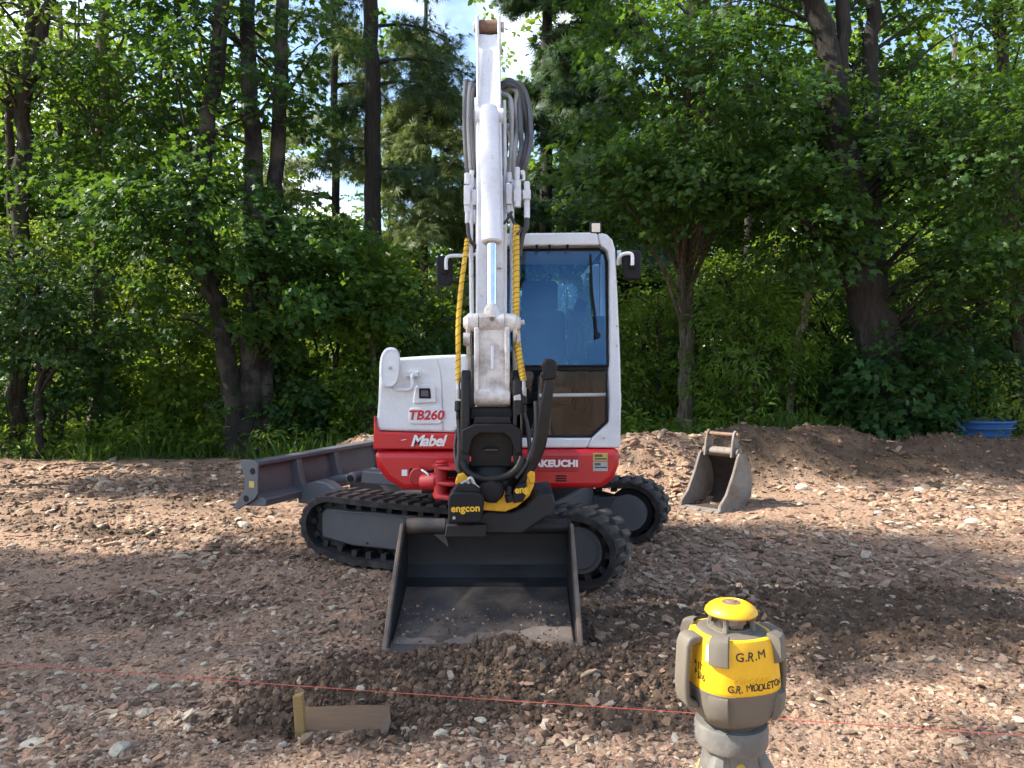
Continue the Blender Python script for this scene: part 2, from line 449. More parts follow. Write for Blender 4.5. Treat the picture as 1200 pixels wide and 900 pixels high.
def ground_h(x, y):
    x = np.asarray(x, float); y = np.asarray(y, float)
    h = 0.05 * fbm(x * 0.5, y * 0.5, 3, 3)
    near = np.clip((y + 3) / 4, 0, 1)
    h = h + 0.016 * fbm(x * 3.1, y * 3.1, 9, 3) * near
    rh = np.interp(x, RIDGE_X, RIDGE_H); ry = np.interp(x, RIDGE_X, RIDGE_Y)
    w = np.where(y < ry, 0.62, 1.35)
    m = rh * np.exp(-((y - ry) / w) ** 2)
    h = h + m * (1 + 0.30 * fbm(x * 1.3, y * 1.3, 21, 3)) + np.clip(m, 0, 0.2) * 0.30 * fbm(x * 5, y * 5, 31, 3)
    # forest floor rises a little behind the clearing
    h = h + np.clip((y - 12.0) * 0.04, 0, 1.2)
    # spoil heaped in front of the bucket, hollows and clods by the board
    h = h + 0.085 * blob(x, y, 0.0, 3.93, 0.40, 0.17) + 0.05 * blob(x, y, -0.45, 4.02, 0.25, 0.16)
    h = h + 0.05 * blob(x, y, 0.5, 3.95, 0.4, 0.25)
    h = h - 0.12 * blob(x, y, -1.10, 3.92, 0.12, 0.10) - 0.10 * blob(x, y, -1.24, 3.36, 0.14, 0.07)
    h = h + 0.10 * blob(x, y, -0.98, 3.64, 0.26, 0.13) + 0.085 * blob(x, y, -0.62, 3.64, 0.30, 0.10) + 0.035 * blob(x, y, -0.70, 3.26, 0.3, 0.06)
    soil = soil_mask(x, y)
    d = np.clip((14 - y) / 6, 0, 1)
    h = h + soil * d * (0.055 * fbm(x * 6, y * 6, 41, 4, 0.6) + 0.035 * np.abs(fbm(x * 14, y * 14, 43, 3)))
    h = h + (1 - soil) * d * 0.020 * fbm(x * 11, y * 11, 47, 3)
    # pressed flat under the bucket lip
    f = blob(x, y, -0.16, 4.42, 0.75, 0.26)
    h = h * (1 - .9 * np.clip(f * 1.4, 0, 1)) - 0.03 * np.clip(f * 1.4, 0, 1)
    h = h + 0.075 * blob(x, y, 0.02, 4.05, 0.26, 0.10)
    # tread prints where the machine tracked in
    pa = (x - UC.x) * U_.x + (y - UC.y) * U_.y; pb = (x - UC.x) * V_.x + (y - UC.y) * V_.y
    band = np.clip((0.22 - np.abs(np.abs(pb) - 0.76)) / 0.04, 0, 1) * np.clip((np.abs(pa) - 1.1) / 0.2, 0, 1) * np.clip((4.2 - np.abs(pa)) / 1.5, 0, 1) * np.clip(.6 + fbm(x * 1.1, y * 1.1, 57, 2) * 2, 0, 1)
    h = h - band * (0.012 + 0.012 * np.sin(pa * 2 * np.pi / 0.115 + 2.2 * np.sign(np.abs(pb) - .76)))
    # ruts running across the clearing
    h = h + 0.018 * d * np.sin(y * 7.0 + 1.2 * x + 2 * fbm(x * .7, y * .7, 51, 2)) * np.clip(fbm(x * .6, y * .9, 53, 2) + 0.15, 0, 1) * 2
    return h

def soil_mask(x, y):
    x = np.asarray(x, float); y = np.asarray(y, float)
    s = 1.35 * blob(x, y, 1.25, 4.70, 1.6, 0.66) + 0.9 * blob(x, y, 2.6, 5.0, 1.2, 0.8) + 1.3 * blob(x, y, 0.0, 4.0, 0.85, 0.34)
    s = s + 1.1 * blob(x, y, -0.9, 3.58, 0.62, 0.34) + 0.55 * blob(x, y, -2.3, 5.0, 1.1, 0.35) + 0.7 * blob(x, y, -5.5, 9.2, 3.5, 1.6)
    s = s + 0.8 * blob(x, y, 0.6, 3.5, 0.9, 0.2) + 0.55 * blob(x, y, -3.0, 7.3, 1.4, 0.4) + 0.5 * blob(x, y, 3.4, 6.6, 1.2, 0.3)
    ry = np.interp(x, RIDGE_X, RIDGE_Y)
    s = s + 1.25 * np.where(x > 2.4, np.clip(1.3 - np.abs(y - ry + 0.05) / 0.95, 0, 1), 0) + 0.5 * np.clip((y - 10.9) / 1.2, 0, 1)  # dark earth of the right bank, spread further to stand for its shade
    s = s + 0.55 * fbm(x * 1.4, y * 1.8, 61, 4, 0.6)
    return np.clip((s - 0.34) / 0.45, 0, 1)

def stretch(segments):
    out = []
    for a, b, s0, s1 in segments:
        p = a
        n = max(2, int(round((b - a) / ((s0 + s1) / 2))))
        t = np.linspace(0, 1, n, endpoint=False)
        k = (s1 - s0) / (s1 + s0)
        out.append(a + (b - a) * (t * (1 - k) + k * t * t))
    out.append(np.array([segments[-1][1]]))
    return np.concatenate(out)

gx = stretch([(-90, -12, 14, 0.5), (-12, -3, 0.12, 0.035), (-3, 3, 0.017, 0.017), (3, 12, 0.035, 0.12), (12, 90, 0.5, 14)])
gy = stretch([(-60, 0, 12, 0.25), (0, 2.6, 0.2, 0.02), (2.6, 4.8, 0.014, 0.017), (4.8, 9, 0.018, 0.045), (9, 12.5, 0.05, 0.07), (12.5, 140, 0.12, 20)])
GX, GY = np.meshgrid(gx, gy)
GZ = ground_h(GX, GY)
nx_, ny_ = len(gx), len(gy)
idx = np.arange(nx_ * ny_).reshape(ny_, nx_)
quads = np.stack([idx[:-1, :-1], idx[:-1, 1:], idx[1:, 1:], idx[1:, :-1]], -1).reshape(-1, 4)
forest = np.clip((GY - 11.9 + 0.7 * fbm(GX * 0.8, GY * 0.8, 71, 3) - np.where(GX > -3, 0.35, 0)) / 0.7, 0, 1)

def ground_material():
    m, nt, bs, out = nodes_of('ground_rubble')
    tc = nt.nodes.new('ShaderNodeTexCoord')
    P = tc.outputs['Object']
    a1 = nt.nodes.new('ShaderNodeAttribute'); a1.attribute_name = 'soil'
    a2 = nt.nodes.new('ShaderNodeAttribute'); a2.attribute_name = 'forest'
    big = noise_node(nt, 1.1, 5, P, 0.6)
    mid = noise_node(nt, 9, 6, P, 0.65)
    fine = noise_node(nt, 70, 5, P, 0.7)
    vo = nt.nodes.new('ShaderNodeTexVoronoi'); vo.inputs['Scale'].default_value = 42
    nt.links.new(P, vo.inputs['Vector'])
    vr = ramp_node(nt, vo.outputs['Color'], [(0.0, (0.145, 0.094, 0.061)), (0.35, (0.283, 0.181, 0.123)), (0.6, (0.352, 0.232, 0.161)), (0.85, (0.454, 0.330, 0.231)), (1.0, (0.545, 0.445, 0.325))])
    rub = mix_node(nt, 0.55, (0.295, 0.190, 0.127), vr.outputs['Color'])
    warm = ramp_node(nt, big.outputs['Fac'], [(0.35, (0.215, 0.137, 0.091)), (0.65, (0.386, 0.257, 0.171))])
    rub = mix_node(nt, 0.5, rub, warm.outputs['Color'])
    soil = ramp_node(nt, mid.outputs['Fac'], [(0.3, (0.068, 0.045, 0.030)), (0.7, (0.145, 0.099, 0.066))])
    c = mix_node(nt, a1.outputs['Fac'], rub, soil.outputs['Color'])
    fl = ramp_node(nt, mid.outputs['Fac'], [(0.3, (0.018, 0.024, 0.010)), (0.7, (0.049, 0.044, 0.023))])
    c = mix_node(nt, a2.outputs['Fac'], c, fl.outputs['Color'])
    g = ramp_node(nt, fine.outputs['Fac'], [(0.3, 0.62), (0.7, 1.25)])
    mul = nt.nodes.new('ShaderNodeMixRGB'); mul.blend_type = 'MULTIPLY'; mul.inputs['Fac'].default_value = 0.8
    nt.links.new(c, mul.inputs['Color1']); nt.links.new(g.outputs['Color'], mul.inputs['Color2'])
    nt.links.new(mul.outputs[0], bs.inputs['Base Color'])
    bs.inputs['Roughness'].default_value = 0.95; bs.inputs['Specular IOR Level'].default_value = 0.2
    ad = nt.nodes.new('ShaderNodeMath'); ad.operation = 'ADD'
    nt.links.new(vo.outputs['Distance'], ad.inputs[0]); nt.links.new(fine.outputs['Fac'], ad.inputs[1])
    bump_node(nt, ad.outputs[0], 0.9, 0.012, bs)
    return m
ground_material()
ground = mesh_tris('ground', np.stack([GX.ravel(), GY.ravel(), GZ.ravel()], -1), quads, MAT['ground_rubble'],
                   attrs={'soil': soil_mask(GX, GY).ravel(), 'forest': forest.ravel()}, smooth=True)
tag(ground, 'brown rubble and bare earth of the cleared building plot', 'ground', kind='structure')

def stone_material(name, stops, instanced=True):
    m, nt, bs, out = nodes_of(name)
    tc = nt.nodes.new('ShaderNodeTexCoord')
    oi = nt.nodes.new('ShaderNodeObjectInfo')
    r = ramp_node(nt, oi.outputs['Random'], stops)
    r.color_ramp.interpolation = 'LINEAR'
    n = noise_node(nt, 2.5, 6, tc.outputs['Object'], 0.7)
    g = ramp_node(nt, n.outputs['Fac'], [(0.3, 0.62), (0.72, 1.12)])
    mul = nt.nodes.new('ShaderNodeMixRGB'); mul.blend_type = 'MULTIPLY'; mul.inputs['Fac'].default_value = 1
    nt.links.new(r.outputs['Color'], mul.inputs['Color1']); nt.links.new(g.outputs['Color'], mul.inputs['Color2'])
    nt.links.new(mul.outputs[0], bs.inputs['Base Color'])
    bs.inputs['Roughness'].default_value = 0.9; bs.inputs['Specular IOR Level'].default_value = 0.25
    bump_node(nt, n.outputs['Fac'], 0.5, 0.1, bs)
    return m
stone_material('gravel_stone', [(0.0, (0.126, 0.085, 0.056)), (0.22, (0.273, 0.176, 0.118)), (0.5, (0.363, 0.239, 0.162)), (0.66, (0.432, 0.248, 0.163)), (0.72, (0.408, 0.287, 0.198)),
                                (0.94, (0.500, 0.388, 0.277)), (1.0, (0.635, 0.539, 0.406))])
stone_material('big_stone', [(0.0, (0.283, 0.191, 0.128)), (0.3, (0.408, 0.293, 0.204)), (0.40, (0.408, 0.192, 0.125)), (0.5, (0.432, 0.328, 0.237)), (0.8, (0.500, 0.398, 0.292)), (1.0, (0.613, 0.521, 0.396))])
stone_material('pale_stone', [(0.0, (0.408, 0.353, 0.273)), (1.0, (0.659, 0.588, 0.465))])
stone_material('soil_clod', [(0.0, (0.085, 0.054, 0.035)), (0.6, (0.150, 0.097, 0.063)), (1.0, (0.225, 0.153, 0.100))])

def rock_mesh(name, seed, mat, sub=1, jag=0.28):
    bm = bmesh.new()
    bmesh.ops.create_icosphere(bm, subdivisions=sub, radius=0.5)
    r = random.Random(seed)
    for v in bm.verts:
        d = v.co.normalized()
        v.co = d * (0.5 * (1 + r.uniform(-jag, jag)))
    # knock flat facets into it
    for k in range(3):
        n = Vector((r.uniform(-1, 1), r.uniform(-1, 1), r.uniform(-.6, .6))).normalized(); c = r.uniform(0.26, 0.36)
        for v in bm.verts:
            e = v.co.dot(n)
            if e > c: v.co -= n * (e - c)
    me = bpy.data.meshes.new(name); bm.to_mesh(me); bm.free()
    me.materials.append(mat)
    return me

def scatter(name, P, S, R, meshes, label, cat):
    """Tens of thousands of instances on points, one object."""
    protos = bpy.data.collections.new(name + '_kinds')
    for k, me in enumerate(meshes):
        protos.objects.link(bpy.data.objects.new(name + '_kind', me))
    me = bpy.data.meshes.new(name)
    me.vertices.add(len(P)); me.vertices.foreach_set('co', np.ascontiguousarray(P, np.float32).ravel())
    for an, av in (('scl', S), ('rot', R)):
        a = me.attributes.new(an, 'FLOAT_VECTOR', 'POINT'); a.data.foreach_set('vector', np.ascontiguousarray(av, np.float32).ravel())
    me.update()
    ob = bpy.data.objects.new(name, me); COL.objects.link(ob)
    ng = bpy.data.node_groups.new(name + '_scatter', 'GeometryNodeTree')
    ng.interface.new_socket('Geometry', in_out='INPUT', socket_type='NodeSocketGeometry')
    ng.interface.new_socket('Geometry', in_out='OUTPUT', socket_type='NodeSocketGeometry')
    gi, go = ng.nodes.new('NodeGroupInput'), ng.nodes.new('NodeGroupOutput')
    ip = ng.nodes.new('GeometryNodeInstanceOnPoints'); ip.inputs['Pick Instance'].default_value = True
    ci = ng.nodes.new('GeometryNodeCollectionInfo'); ci.inputs['Collection'].default_value = protos
    ci.inputs['Separate Children'].default_value = True; ci.inputs['Reset Children'].default_value = True
    na = ng.nodes.new('GeometryNodeInputNamedAttribute'); na.data_type = 'FLOAT_VECTOR'; na.inputs['Name'].default_value = 'scl'
    nb = ng.nodes.new('GeometryNodeInputNamedAttribute'); nb.data_type = 'FLOAT_VECTOR'; nb.inputs['Name'].default_value = 'rot'
    L = ng.links.new
    L(gi.outputs[0], ip.inputs['Points']); L(ci.outputs[0], ip.inputs['Instance'])
    L(na.outputs[0], ip.inputs['Scale']); L(nb.outputs[0], ip.inputs['Rotation']); L(ip.outputs[0], go.inputs[0])
    md = ob.modifiers.new('scatter', 'NODES'); md.node_group = ng
    tag(ob, label, cat, kind='stuff')
    return ob

def frustum_points(n, y0, y1, power=1.0, wide=0.78):
    """Random ground points over the part of the plot the picture shows and a margin."""
    u = rng.random(n)
    y = y0 * (y1 / y0) ** (u ** power)
    x = (rng.random(n) * 2 - 1) * wide * y
    return x, y

def under_tracks(x, y):
    dx, dy = x - UC.x, y - UC.y
    a = dx * U_.x + dy * U_.y; b = dx * V_.x + dy * V_.y
    return (np.abs(a) < 1.0) & (np.abs(np.abs(b) - 0.76) < 0.2)

def add_gravel():
    x1, y1 = frustum_points(100000, 2.6, 11.5, 1.05)
    x2, y2 = frustum_points(60000, 2.6, 5.5, 1.0)
    x = np.concatenate([x1, x2]); y = np.concatenate([y1, y2])
    soil = soil_mask(x, y)
    patch = fbm(x * 0.9, y * 1.2, 81, 3) + 0.25 * fbm(x * 4, y * 4, 83, 2) + 0.35 * blob(x, y, 1.7, 6.3, 1.3, 0.7) + 0.25 * blob(x, y, -2.2, 3.3, 1.2, .5) + 0.3 * blob(x, y, 1.75, 9.4, .5, .6)
    keep = (rng.random(len(x)) > soil * 0.90) & (rng.random(len(x)) < np.clip(0.75 + 1.7 * patch, 0.22, 1)) & ~under_tracks(x, y)
    keep &= ~((y > 11.6) & (rng.random(len(x)) < 0.8))
    x, y, soil, patch = x[keep], y[keep], soil[keep], patch[keep]
    n = len(x)
    s = 0.007 + 0.017 * rng.random(n) ** 2.2 + 0.030 * (rng.random(n) ** 10)
    s *= np.clip(0.66 + 0.17 * (y - 3), 0.66, 1.9) * (1 + 0.8 * np.clip(patch, 0, 0.5))
    S = np.stack([s * (1.0 + 1.1 * rng.random(n)), s * (0.7 + 0.5 * rng.random(n)), s * (0.25 + 0.35 * rng.random(n))], -1) * 1.5
    z = ground_h(x, y) + S[:, 2] * 0.12
    R = np.stack([rng.normal(0, .28, n), rng.normal(0, .28, n), rng.random(n) * 6.283], -1)
    ms = [rock_mesh('gravel_piece', 100 + k, MAT['gravel_stone']) for k in range(9)]
    scatter('gravel', np.stack([x, y, z], -1), S, R, ms, 'pinkish brown crushed rubble strewn over the clearing', 'gravel')
    # clods of earth where the soil has been dug
    x1, y1 = frustum_points(60000, 2.8, 12.5, 1.0)
    s_ = soil_mask(x1, y1)
    keep = (rng.random(len(x1)) < s_ * 0.75) & ~under_tracks(x1, y1)
    x, y = x1[keep], y1[keep]; n = len(x)
    s = (0.010 + 0.022 * rng.random(n) ** 2 + 0.038 * rng.random(n) ** 14) * np.clip(0.65 + 0.08 * (y - 3), 0.65, 1.5)
    S = np.stack([s * (1 + .5 * rng.random(n)), s, s * (0.6 + .3 * rng.random(n))], -1) * 1.5
    R = rng.random((n, 3)) * 6.283
    # coarser lumps on the fresh spoil
    m = 5200
    cx = np.array([0.0, -.45, .5, -.98, -.62, -.3]); cy = np.array([3.93, 4.0, 3.95, 3.62, 3.66, 3.55]); q = rng.integers(0, 6, m)
    xb = cx[q] + rng.normal(0, .26, m); yb = cy[q] + rng.normal(0, .13, m); ok = (yb < 4.16) | (xb < -.8); xb, yb = xb[ok], yb[ok]; m = len(xb)
    sb = .009 + .030 * rng.random(m) ** 4.5
    x = np.concatenate([x, xb]); y = np.concatenate([y, yb]); R = np.concatenate([R, rng.random((m, 3)) * 6.283])
    S = np.concatenate([S, np.stack([sb * 1.3, sb, sb * .8], -1) * 1.4])
    ms = [rock_mesh('clod_piece', 200 + k, MAT['soil_clod'], jag=0.4) for k in range(6)]
    scatter('earth_clods', np.stack([x, y, ground_h(x, y) + S[:, 2] * 0.1], -1), S, R, ms, 'dark crumbled earth clods on the dug soil and spoil heaps', 'soil')
add_gravel()

def add_stones():
    """The stones one can pick out, each a piece of the ground."""
    kinds = [rock_mesh('stone', 300 + k, MAT['big_stone'], 2, 0.16) for k in range(8)]
    pale = [rock_mesh('stone', 400 + k, MAT['pale_stone'], 2, 0.10) for k in range(4)]
    spots = []                                     # px, py, width px, pale
    for px, py, w in [(554, 858, 18), (541, 860, 10), (563, 845, 14), (517, 862, 18), (178, 806, 18), (205, 806, 14), (168, 837, 22), (188, 832, 12),
                      (20, 845, 20), (34, 838, 14), (40, 872, 30), (236, 661, 12), (266, 650, 14), (284, 664, 10), (212, 720, 12), (300, 712, 12),
                      (323, 741, 10), (418, 793, 12), (285, 617, 16), (830, 712, 10), (1043, 712, 12), (1046, 700, 10), (990, 732, 12), (1000, 640, 12),
                      (1140, 614, 18), (760, 690, 10), (940, 573, 14), (985, 570, 12), (1010, 573, 12), (1125, 570, 16), (1060, 575, 10), (1078, 563, 14),
                      (915, 795, 8), (1040, 802, 8), (1092, 813, 8), (775, 770, 9), (60, 600, 14), (92, 592, 12), (50, 720, 10), (95, 690, 9), (455, 767, 9), (640, 690, 8),
                      (480, 757, 14), (110, 760, 12), (72, 790, 16), (250, 870, 20), (330, 875, 16), (140, 880, 26), (700, 872, 10), (620, 868, 10)]:
        spots.append((px, py, w, True))
    r = random.Random(5)
    while len(spots) < 285:
        z = r.random()
        if z < 0.42: px, py = r.uniform(0, 470), r.uniform(700, 895)
        elif z < 0.55: px, py = r.uniform(730, 820), r.uniform(515, 570)
        elif z < 0.70: px, py = r.uniform(760, 1200), r.uniform(575, 700)
        elif z < 0.80: px, py = r.uniform(460, 760), r.uniform(825, 895)
        else: px, py = r.uniform(0, 480), r.uniform(570, 720)
        spots.append((px, py, r.uniform(6, 13), r.random() < 0.12))
    for px, py, w, p in spots:
        y = FOC * CAM_H / (py - HORIZON)
        for _ in range(5):
            x = (px - 600) / FOC * y
            y = FOC * (CAM_H - float(ground_h(x, y))) / (py - HORIZON)
            y = min(y, 10.2)
        x = (px - 600) / FOC * y
        if under_tracks(np.array(x), np.array(y)): continue
        s = w / FOC * y
        ob = bpy.data.objects.new('stone', r.choice(pale if p else kinds))
        sz = s * r.uniform(.28, .55)
        ob.location = (x, y, float(ground_h(x, y)) + sz * 0.16)
        ob.scale = (s * r.uniform(.95, 1.2), s * r.uniform(.7, 1), sz)
        ob.rotation_euler = (r.gauss(0, .15), r.gauss(0, .15), r.uniform(0, 6.28))
        COL.objects.link(ob); ob.parent = ground
add_stones()

# ------------------------------------------------------------------ the excavator
EX = empty('excavator', (UC.x, UC.y, 0))
tag(EX, 'red and white compact excavator on rubber tracks with its bucket on the ground', 'excavator')

def px2(poly, y):
    """Outline given in photograph pixels -> (x, z) at distance y."""
    return [(at(a, b, y)[0], at(a, b, y)[2]) for a, b in poly]

# ---- undercarriage (turned by TH); local frame: a along the tracks, b across, z up
UM = Matrix.Translation(UC) @ Matrix.Rotation(-TH, 4, 'Z') @ Matrix.Diagonal((1.045, .95, .955, 1))
def track_loop(off=0.0, n=14):
    """Closed path (a, z) of the belt, offset outwards by off."""
    pts = []
    R1, R2 = 0.270 + off, 0.245 + off
    c1, c2 = (0.93, 0.305), (-1.03, 0.325)
    for k in range(n + 1):
        t = -math.pi / 2 + math.pi * k / n
        pts.append((c1[0] + R1 * math.cos(t), c1[1] + R1 * math.sin(t)))
    for k in range(1, 8):                                           # top run sags a little
        f = k / 8
        a = c1[0] + (c2[0] - c1[0]) * f
        z = (c1[1] + R1) * (1 - f) + (c2[1] + R2) * f - 0.022 * math.sin(math.pi * f)
        pts.append((a, z))
    for k in range(n + 1):
        t = math.pi / 2 + math.pi * k / n
        if t > math.pi * 1.40: break
        pts.append((c2[0] + R2 * math.cos(t), c2[1] + R2 * math.sin(t)))
    pts.append((-0.82, 0.030 - off))
    for k in range(1, 8): pts.append((-0.82 + (0.93 + 0.82) * k / 8, 0.030 - off))
    return pts

def make_track(side):
    b0, b1 = (-1.0, -0.6) if side < 0 else (0.6, 1.0)
    outer, inner = track_loop(0.0), track_loop(-0.045)
    n = len(outer)
    mb = MB()
    vs = [(a, b, z) for (a, z) in outer for b in (b0, b1)] + [(a, b, z) for (a, z) in inner for b in (b0, b1)]
    o = 2 * n
    fs = []
    for i in range(n):
        j = (i + 1) % n
        fs += [(2 * i, 2 * j, 2 * j + 1, 2 * i + 1), (o + 2 * i, o + 2 * i + 1, o + 2 * j + 1, o + 2 * j),
               (2 * i, o + 2 * i, o + 2 * j, 2 * j), (2 * i + 1, 2 * j + 1, o + 2 * j + 1, o + 2 * i + 1)]
    mb.add([UM @ Vector(v) for v in vs], fs)
    tr = mb.build('track', MAT['rubber'], EX, smooth=25)
    # drive teeth inside
    dt = MB()
    L = arc_points(inner, 40)
    for (a, z, t) in L:
        M = UM @ Matrix.Translation((a, (b0 + b1) / 2, z)) @ Matrix.Rotation(-t, 4, 'Y')
        dt.box(-0.022, 0.022, -0.13, -0.06, 0.0, 0.05, M); dt.box(-0.022, 0.022, 0.06, 0.13, 0.0, 0.05, M)
    tag(dt.build('drive_teeth', MAT['rubber_clean'], tr), kind='stuff')
    # tread lugs, each its own piece
    mid = (b0 + b1) / 2
    lug = MB()
    w = 0.195
    for sgn, sh in ((-1, -0.024), (1, 0.024)):
        x0, x1 = sh - 0.034, sh + 0.034
        sk = 0.022 * sgn
        y0, y1 = (0.008 * sgn, w * sgn)
        vs = [(x0, y0, -0.004), (x1, y0, -0.004), (x1 + sk, y1, -0.004), (x0 + sk, y1, -0.004),
              (x0 + .014, y0, .021), (x1 - .014, y0, .021), (x1 + sk - .014, y1 * .95, .019), (x0 + sk + .014, y1 * .95, .019)]
        lug.add(vs, [(0, 3, 2, 1), (4, 5, 6, 7), (0, 1, 5, 4), (1, 2, 6, 5), (2, 3, 7, 6), (3, 0, 4, 7)])
    lug_me = None
    for (a, z, t) in arc_points(outer, 54):
        M = UM @ Matrix.Translation((a, mid, z)) @ Matrix.Rotation(math.pi - t, 4, 'Y')
        if lug_me is None:
            ob = lug.build('lug', MAT['rubber_dusty'], tr, smooth=0, local=True); lug_me = ob.data
        else:
            ob = bpy.data.objects.new('lug', lug_me); COL.objects.link(ob); ob.parent = tr
        ob.matrix_local = Matrix.Translation(-ORG) @ M
    return tr

def arc_points(loop, n):
    """n points spread evenly along a closed loop: (a, z, tangent angle)."""
    P = np.array(loop + [loop[0]])
    d = np.r_[0, np.cumsum(np.hypot(*np.diff(P, axis=0).T))]
    out = []
    for k in range(n):
        s = d[-1] * (k + 0.5) / n
        i = min(np.searchsorted(d, s, side='right') - 1, len(P) - 2)
        f = (s - d[i]) / (d[i + 1] - d[i])
        p = P[i] * (1 - f) + P[i + 1] * f
        t = math.atan2(P[i + 1][1] - P[i][1], P[i + 1][0] - P[i][0])
        out.append((p[0], p[1], t))
    return out

def ubox(mb, a0, a1, b0, b1, z0, z1): mb.box(a0, a1, b0, b1, z0, z1, UM); return mb
def uprism(mb, poly, b0, b1): mb.prism(poly, 'y', b0, b1, UM); return mb
def ucyl(mb, p0, p1, r, n=20, r1=None): mb.cyl(UM @ Vector(p0), UM @ Vector(p1), r, r1, n); return mb

for side in (-1, 1):
    make_track(side)
    b_out = side * 0.985; b_in = side * 0.64
    mb = MB()
    # side frame plate with a scalloped lower edge
    poly = [(-1.13, 0.215), (-1.13, 0.42), (-1.09, 0.455), (0.55, 0.455), (0.80, 0.40), (0.80, 0.21), (0.62, 0.16), (0.35, 0.16), (0.31, 0.13), (0.22, 0.13), (0.18, 0.16),
            (-0.20, 0.16), (-0.24, 0.13), (-0.34, 0.13), (-0.38, 0.165), (-0.86, 0.165)]
    uprism(mb, poly, min(b_out * .94, b_in), max(b_out * .94, b_in))
    fr = mb.build('track_frame', MAT['track_grey'], EX, bev=0.012)
    mb = MB()
    for a in (-0.72, -0.1, 0.5): ucyl(mb, (a, b_out * .943, .20), (a, b_out * .949, .20), 0.009, 8)
    ucyl(mb, (-0.29, b_out * .943, .155), (-0.29, b_out * .965, .155), 0.030, 12)
    ucyl(mb, (-0.33, b_out * .943, .175), (-0.33, b_out * .955, .175), 0.015, 10)
    tag(mb.build('frame_bolts', MAT['black_paint'], fr), kind='stuff')
    mb = MB(); ubox(mb, -.43, -.415, min(b_out * .938, b_out * .946), max(b_out * .938, b_out * .946), .17, .452); mb.build('frame_weld', MAT['track_grey'], fr)
    mb = MB(); ubox(mb, -1.0, .60, min(b_out * .938, b_out * .955), max(b_out * .938, b_out * .955), .438, .452); mb.build('frame_flange', MAT['track_grey'], fr, bev=.003)
    for a in (-0.45, -0.05, 0.35, 0.66):
        r_ = MB(); ucyl(r_, (a, side * 0.70, 0.145), (a, side * 0.90, 0.145), 0.065, 18); r_.build('roller', MAT['rubber_clean'], fr)
    # sprocket end: final drive housing with its round cover
    mb = MB()
    ucyl(mb, (0.93, side * 0.66, .305), (0.93, side * 0.90, .305), 0.205, 28)
    hub = mb.build('drive_sprocket', MAT['black_paint'], EX, bev=0.01)
    mb = MB(); ucyl(mb, (0.93, side * 0.90, .305), (0.93, side * 0.935, .305), 0.165, 32); ucyl(mb, (0.93, side * 0.935, .305), (0.93, side * 0.945, .305), 0.13, 32)
    mb.build('drive_cover', MAT['track_grey'], hub, bev=0.006)
    mb = MB()
    t = MB()
    if side > 0:                                              # inner face of the far track, towards the camera
        m2 = MB()
        uprism(m2, [(0.10, 0.20), (0.10, 0.42), (0.70, 0.43)] + [(0.93 + .155 * math.sin(t), 0.305 + .155 * math.cos(t)) for t in np.linspace(-.2, math.pi + .2, 20)] + [(0.70, 0.19)], 0.60, 0.655)
        m2.build('drive_motor_plate', MAT['track_grey'], EX, bev=0.01)
        m2 = MB(); ucyl(m2, (0.93, 0.595, .305), (0.93, 0.60, .305), 0.16, 32); m2.build('drive_motor_cover', MAT['grey_steel'], EX, bev=0.004)
    ucyl(mb, (-1.03, side * 0.68, .325), (-1.03, side * 0.90, .325), 0.185, 28)
    mb.build('idler_wheel', MAT['rubber_clean'], EX, bev=0.012)

mb = MB()
ubox(mb, -0.62, 0.62, -0.64, 0.64, 0.36, 0.56)
uprism(mb, [(-1.0, .34), (-.62, .36), (-.62, .54), (-.85, .50), (-1.0, .44)], -0.36, 0.36)
mb.build('undercarriage_frame', MAT['track_grey'], EX, bev=0.02)
mb = MB(); mb.lathe([(0.44, 0.56), (0.44, 0.69), (0.40, 0.69)], (UC.x, UC.y, 0), 40); mb.build('slew_ring', MAT['black_paint'], EX)

# ---- dozer blade, lifted, at the left end
AB = -1.76                                            # a-position of the blade
mb = MB()
prof = [(AB - 0.10, .42), (AB - 0.03, .50), (AB - 0.005, .62), (AB - 0.03, .74), (AB - 0.06, .82),
        (AB + 0.07, .82), (AB + 0.07, .785), (AB - 0.005, .77), (AB + 0.03, .63), (AB + 0.03, .53), (AB - 0.04, .44)]
uprism(mb, prof, -1.0, 1.0)
blade = mb.build('dozer_blade', MAT['grey_steel'], EX, bev=0.006)
for s in (-1, 1):
    e = MB()
    uprism(e, [(AB - .17, .405), (AB - .11, .40), (AB + .05, .50), (AB + .085, .55), (AB + .085, .80), (AB + .05, .835), (AB - .10, .83), (AB - .05, .70), (AB - .05, .58)], s * 1.0 - 0.012, s * 1.0 + 0.012)
    ep = e.build('end_plate', MAT['grey_steel'], blade, bev=0.004)
    for z, a in ((.74, AB + .035), (.50, AB - .03)):
        h = MB(); ucyl(h, (a, s * 1.0 - .0135, z), (a, s * 1.0 + .0135, z), 0.028, 16); h.build('lifting_eye', MAT['black_paint'], blade)
st = MB(); ubox(st, AB + .00, AB + .05, -1.0145, -1.0125, .60, .655); st.build('warning_label', MAT['sticker_yellow'], blade)
for b in (-0.42, 0.18):
    r_ = MB(); uprism(r_, [(AB + .015, .50), (AB + .145, .52), (AB + .10, .62), (AB + .068, .783), (AB - .01, .775)], b - 0.035, b + 0.035); r_.build('rib', MAT['grey_steel'], blade, bev=0.008)
lo = MB(); uprism(lo, [(AB - .05, .43), (AB + .14, .44), (AB + .14, .50), (AB + .025, .535)], -0.98, 0.98); lo.build('lower_box', MAT['grey_steel'], blade, bev=0.008)
for s in (-1, 1):
    a_ = MB()
    uprism(a_, [(AB + .10, .385), (AB + .10, .52), (AB + .28, .60), (AB + .38, .59), (AB + .50, .52), (AB + .80, .47), (-0.80, .46), (-0.80, .36), (AB + .60, .365)], s * .42 - .07, s * .42 + .07)
    a_.build('blade_arm', MAT['grey_steel'], EX, bev=0.012)
mb = MB()
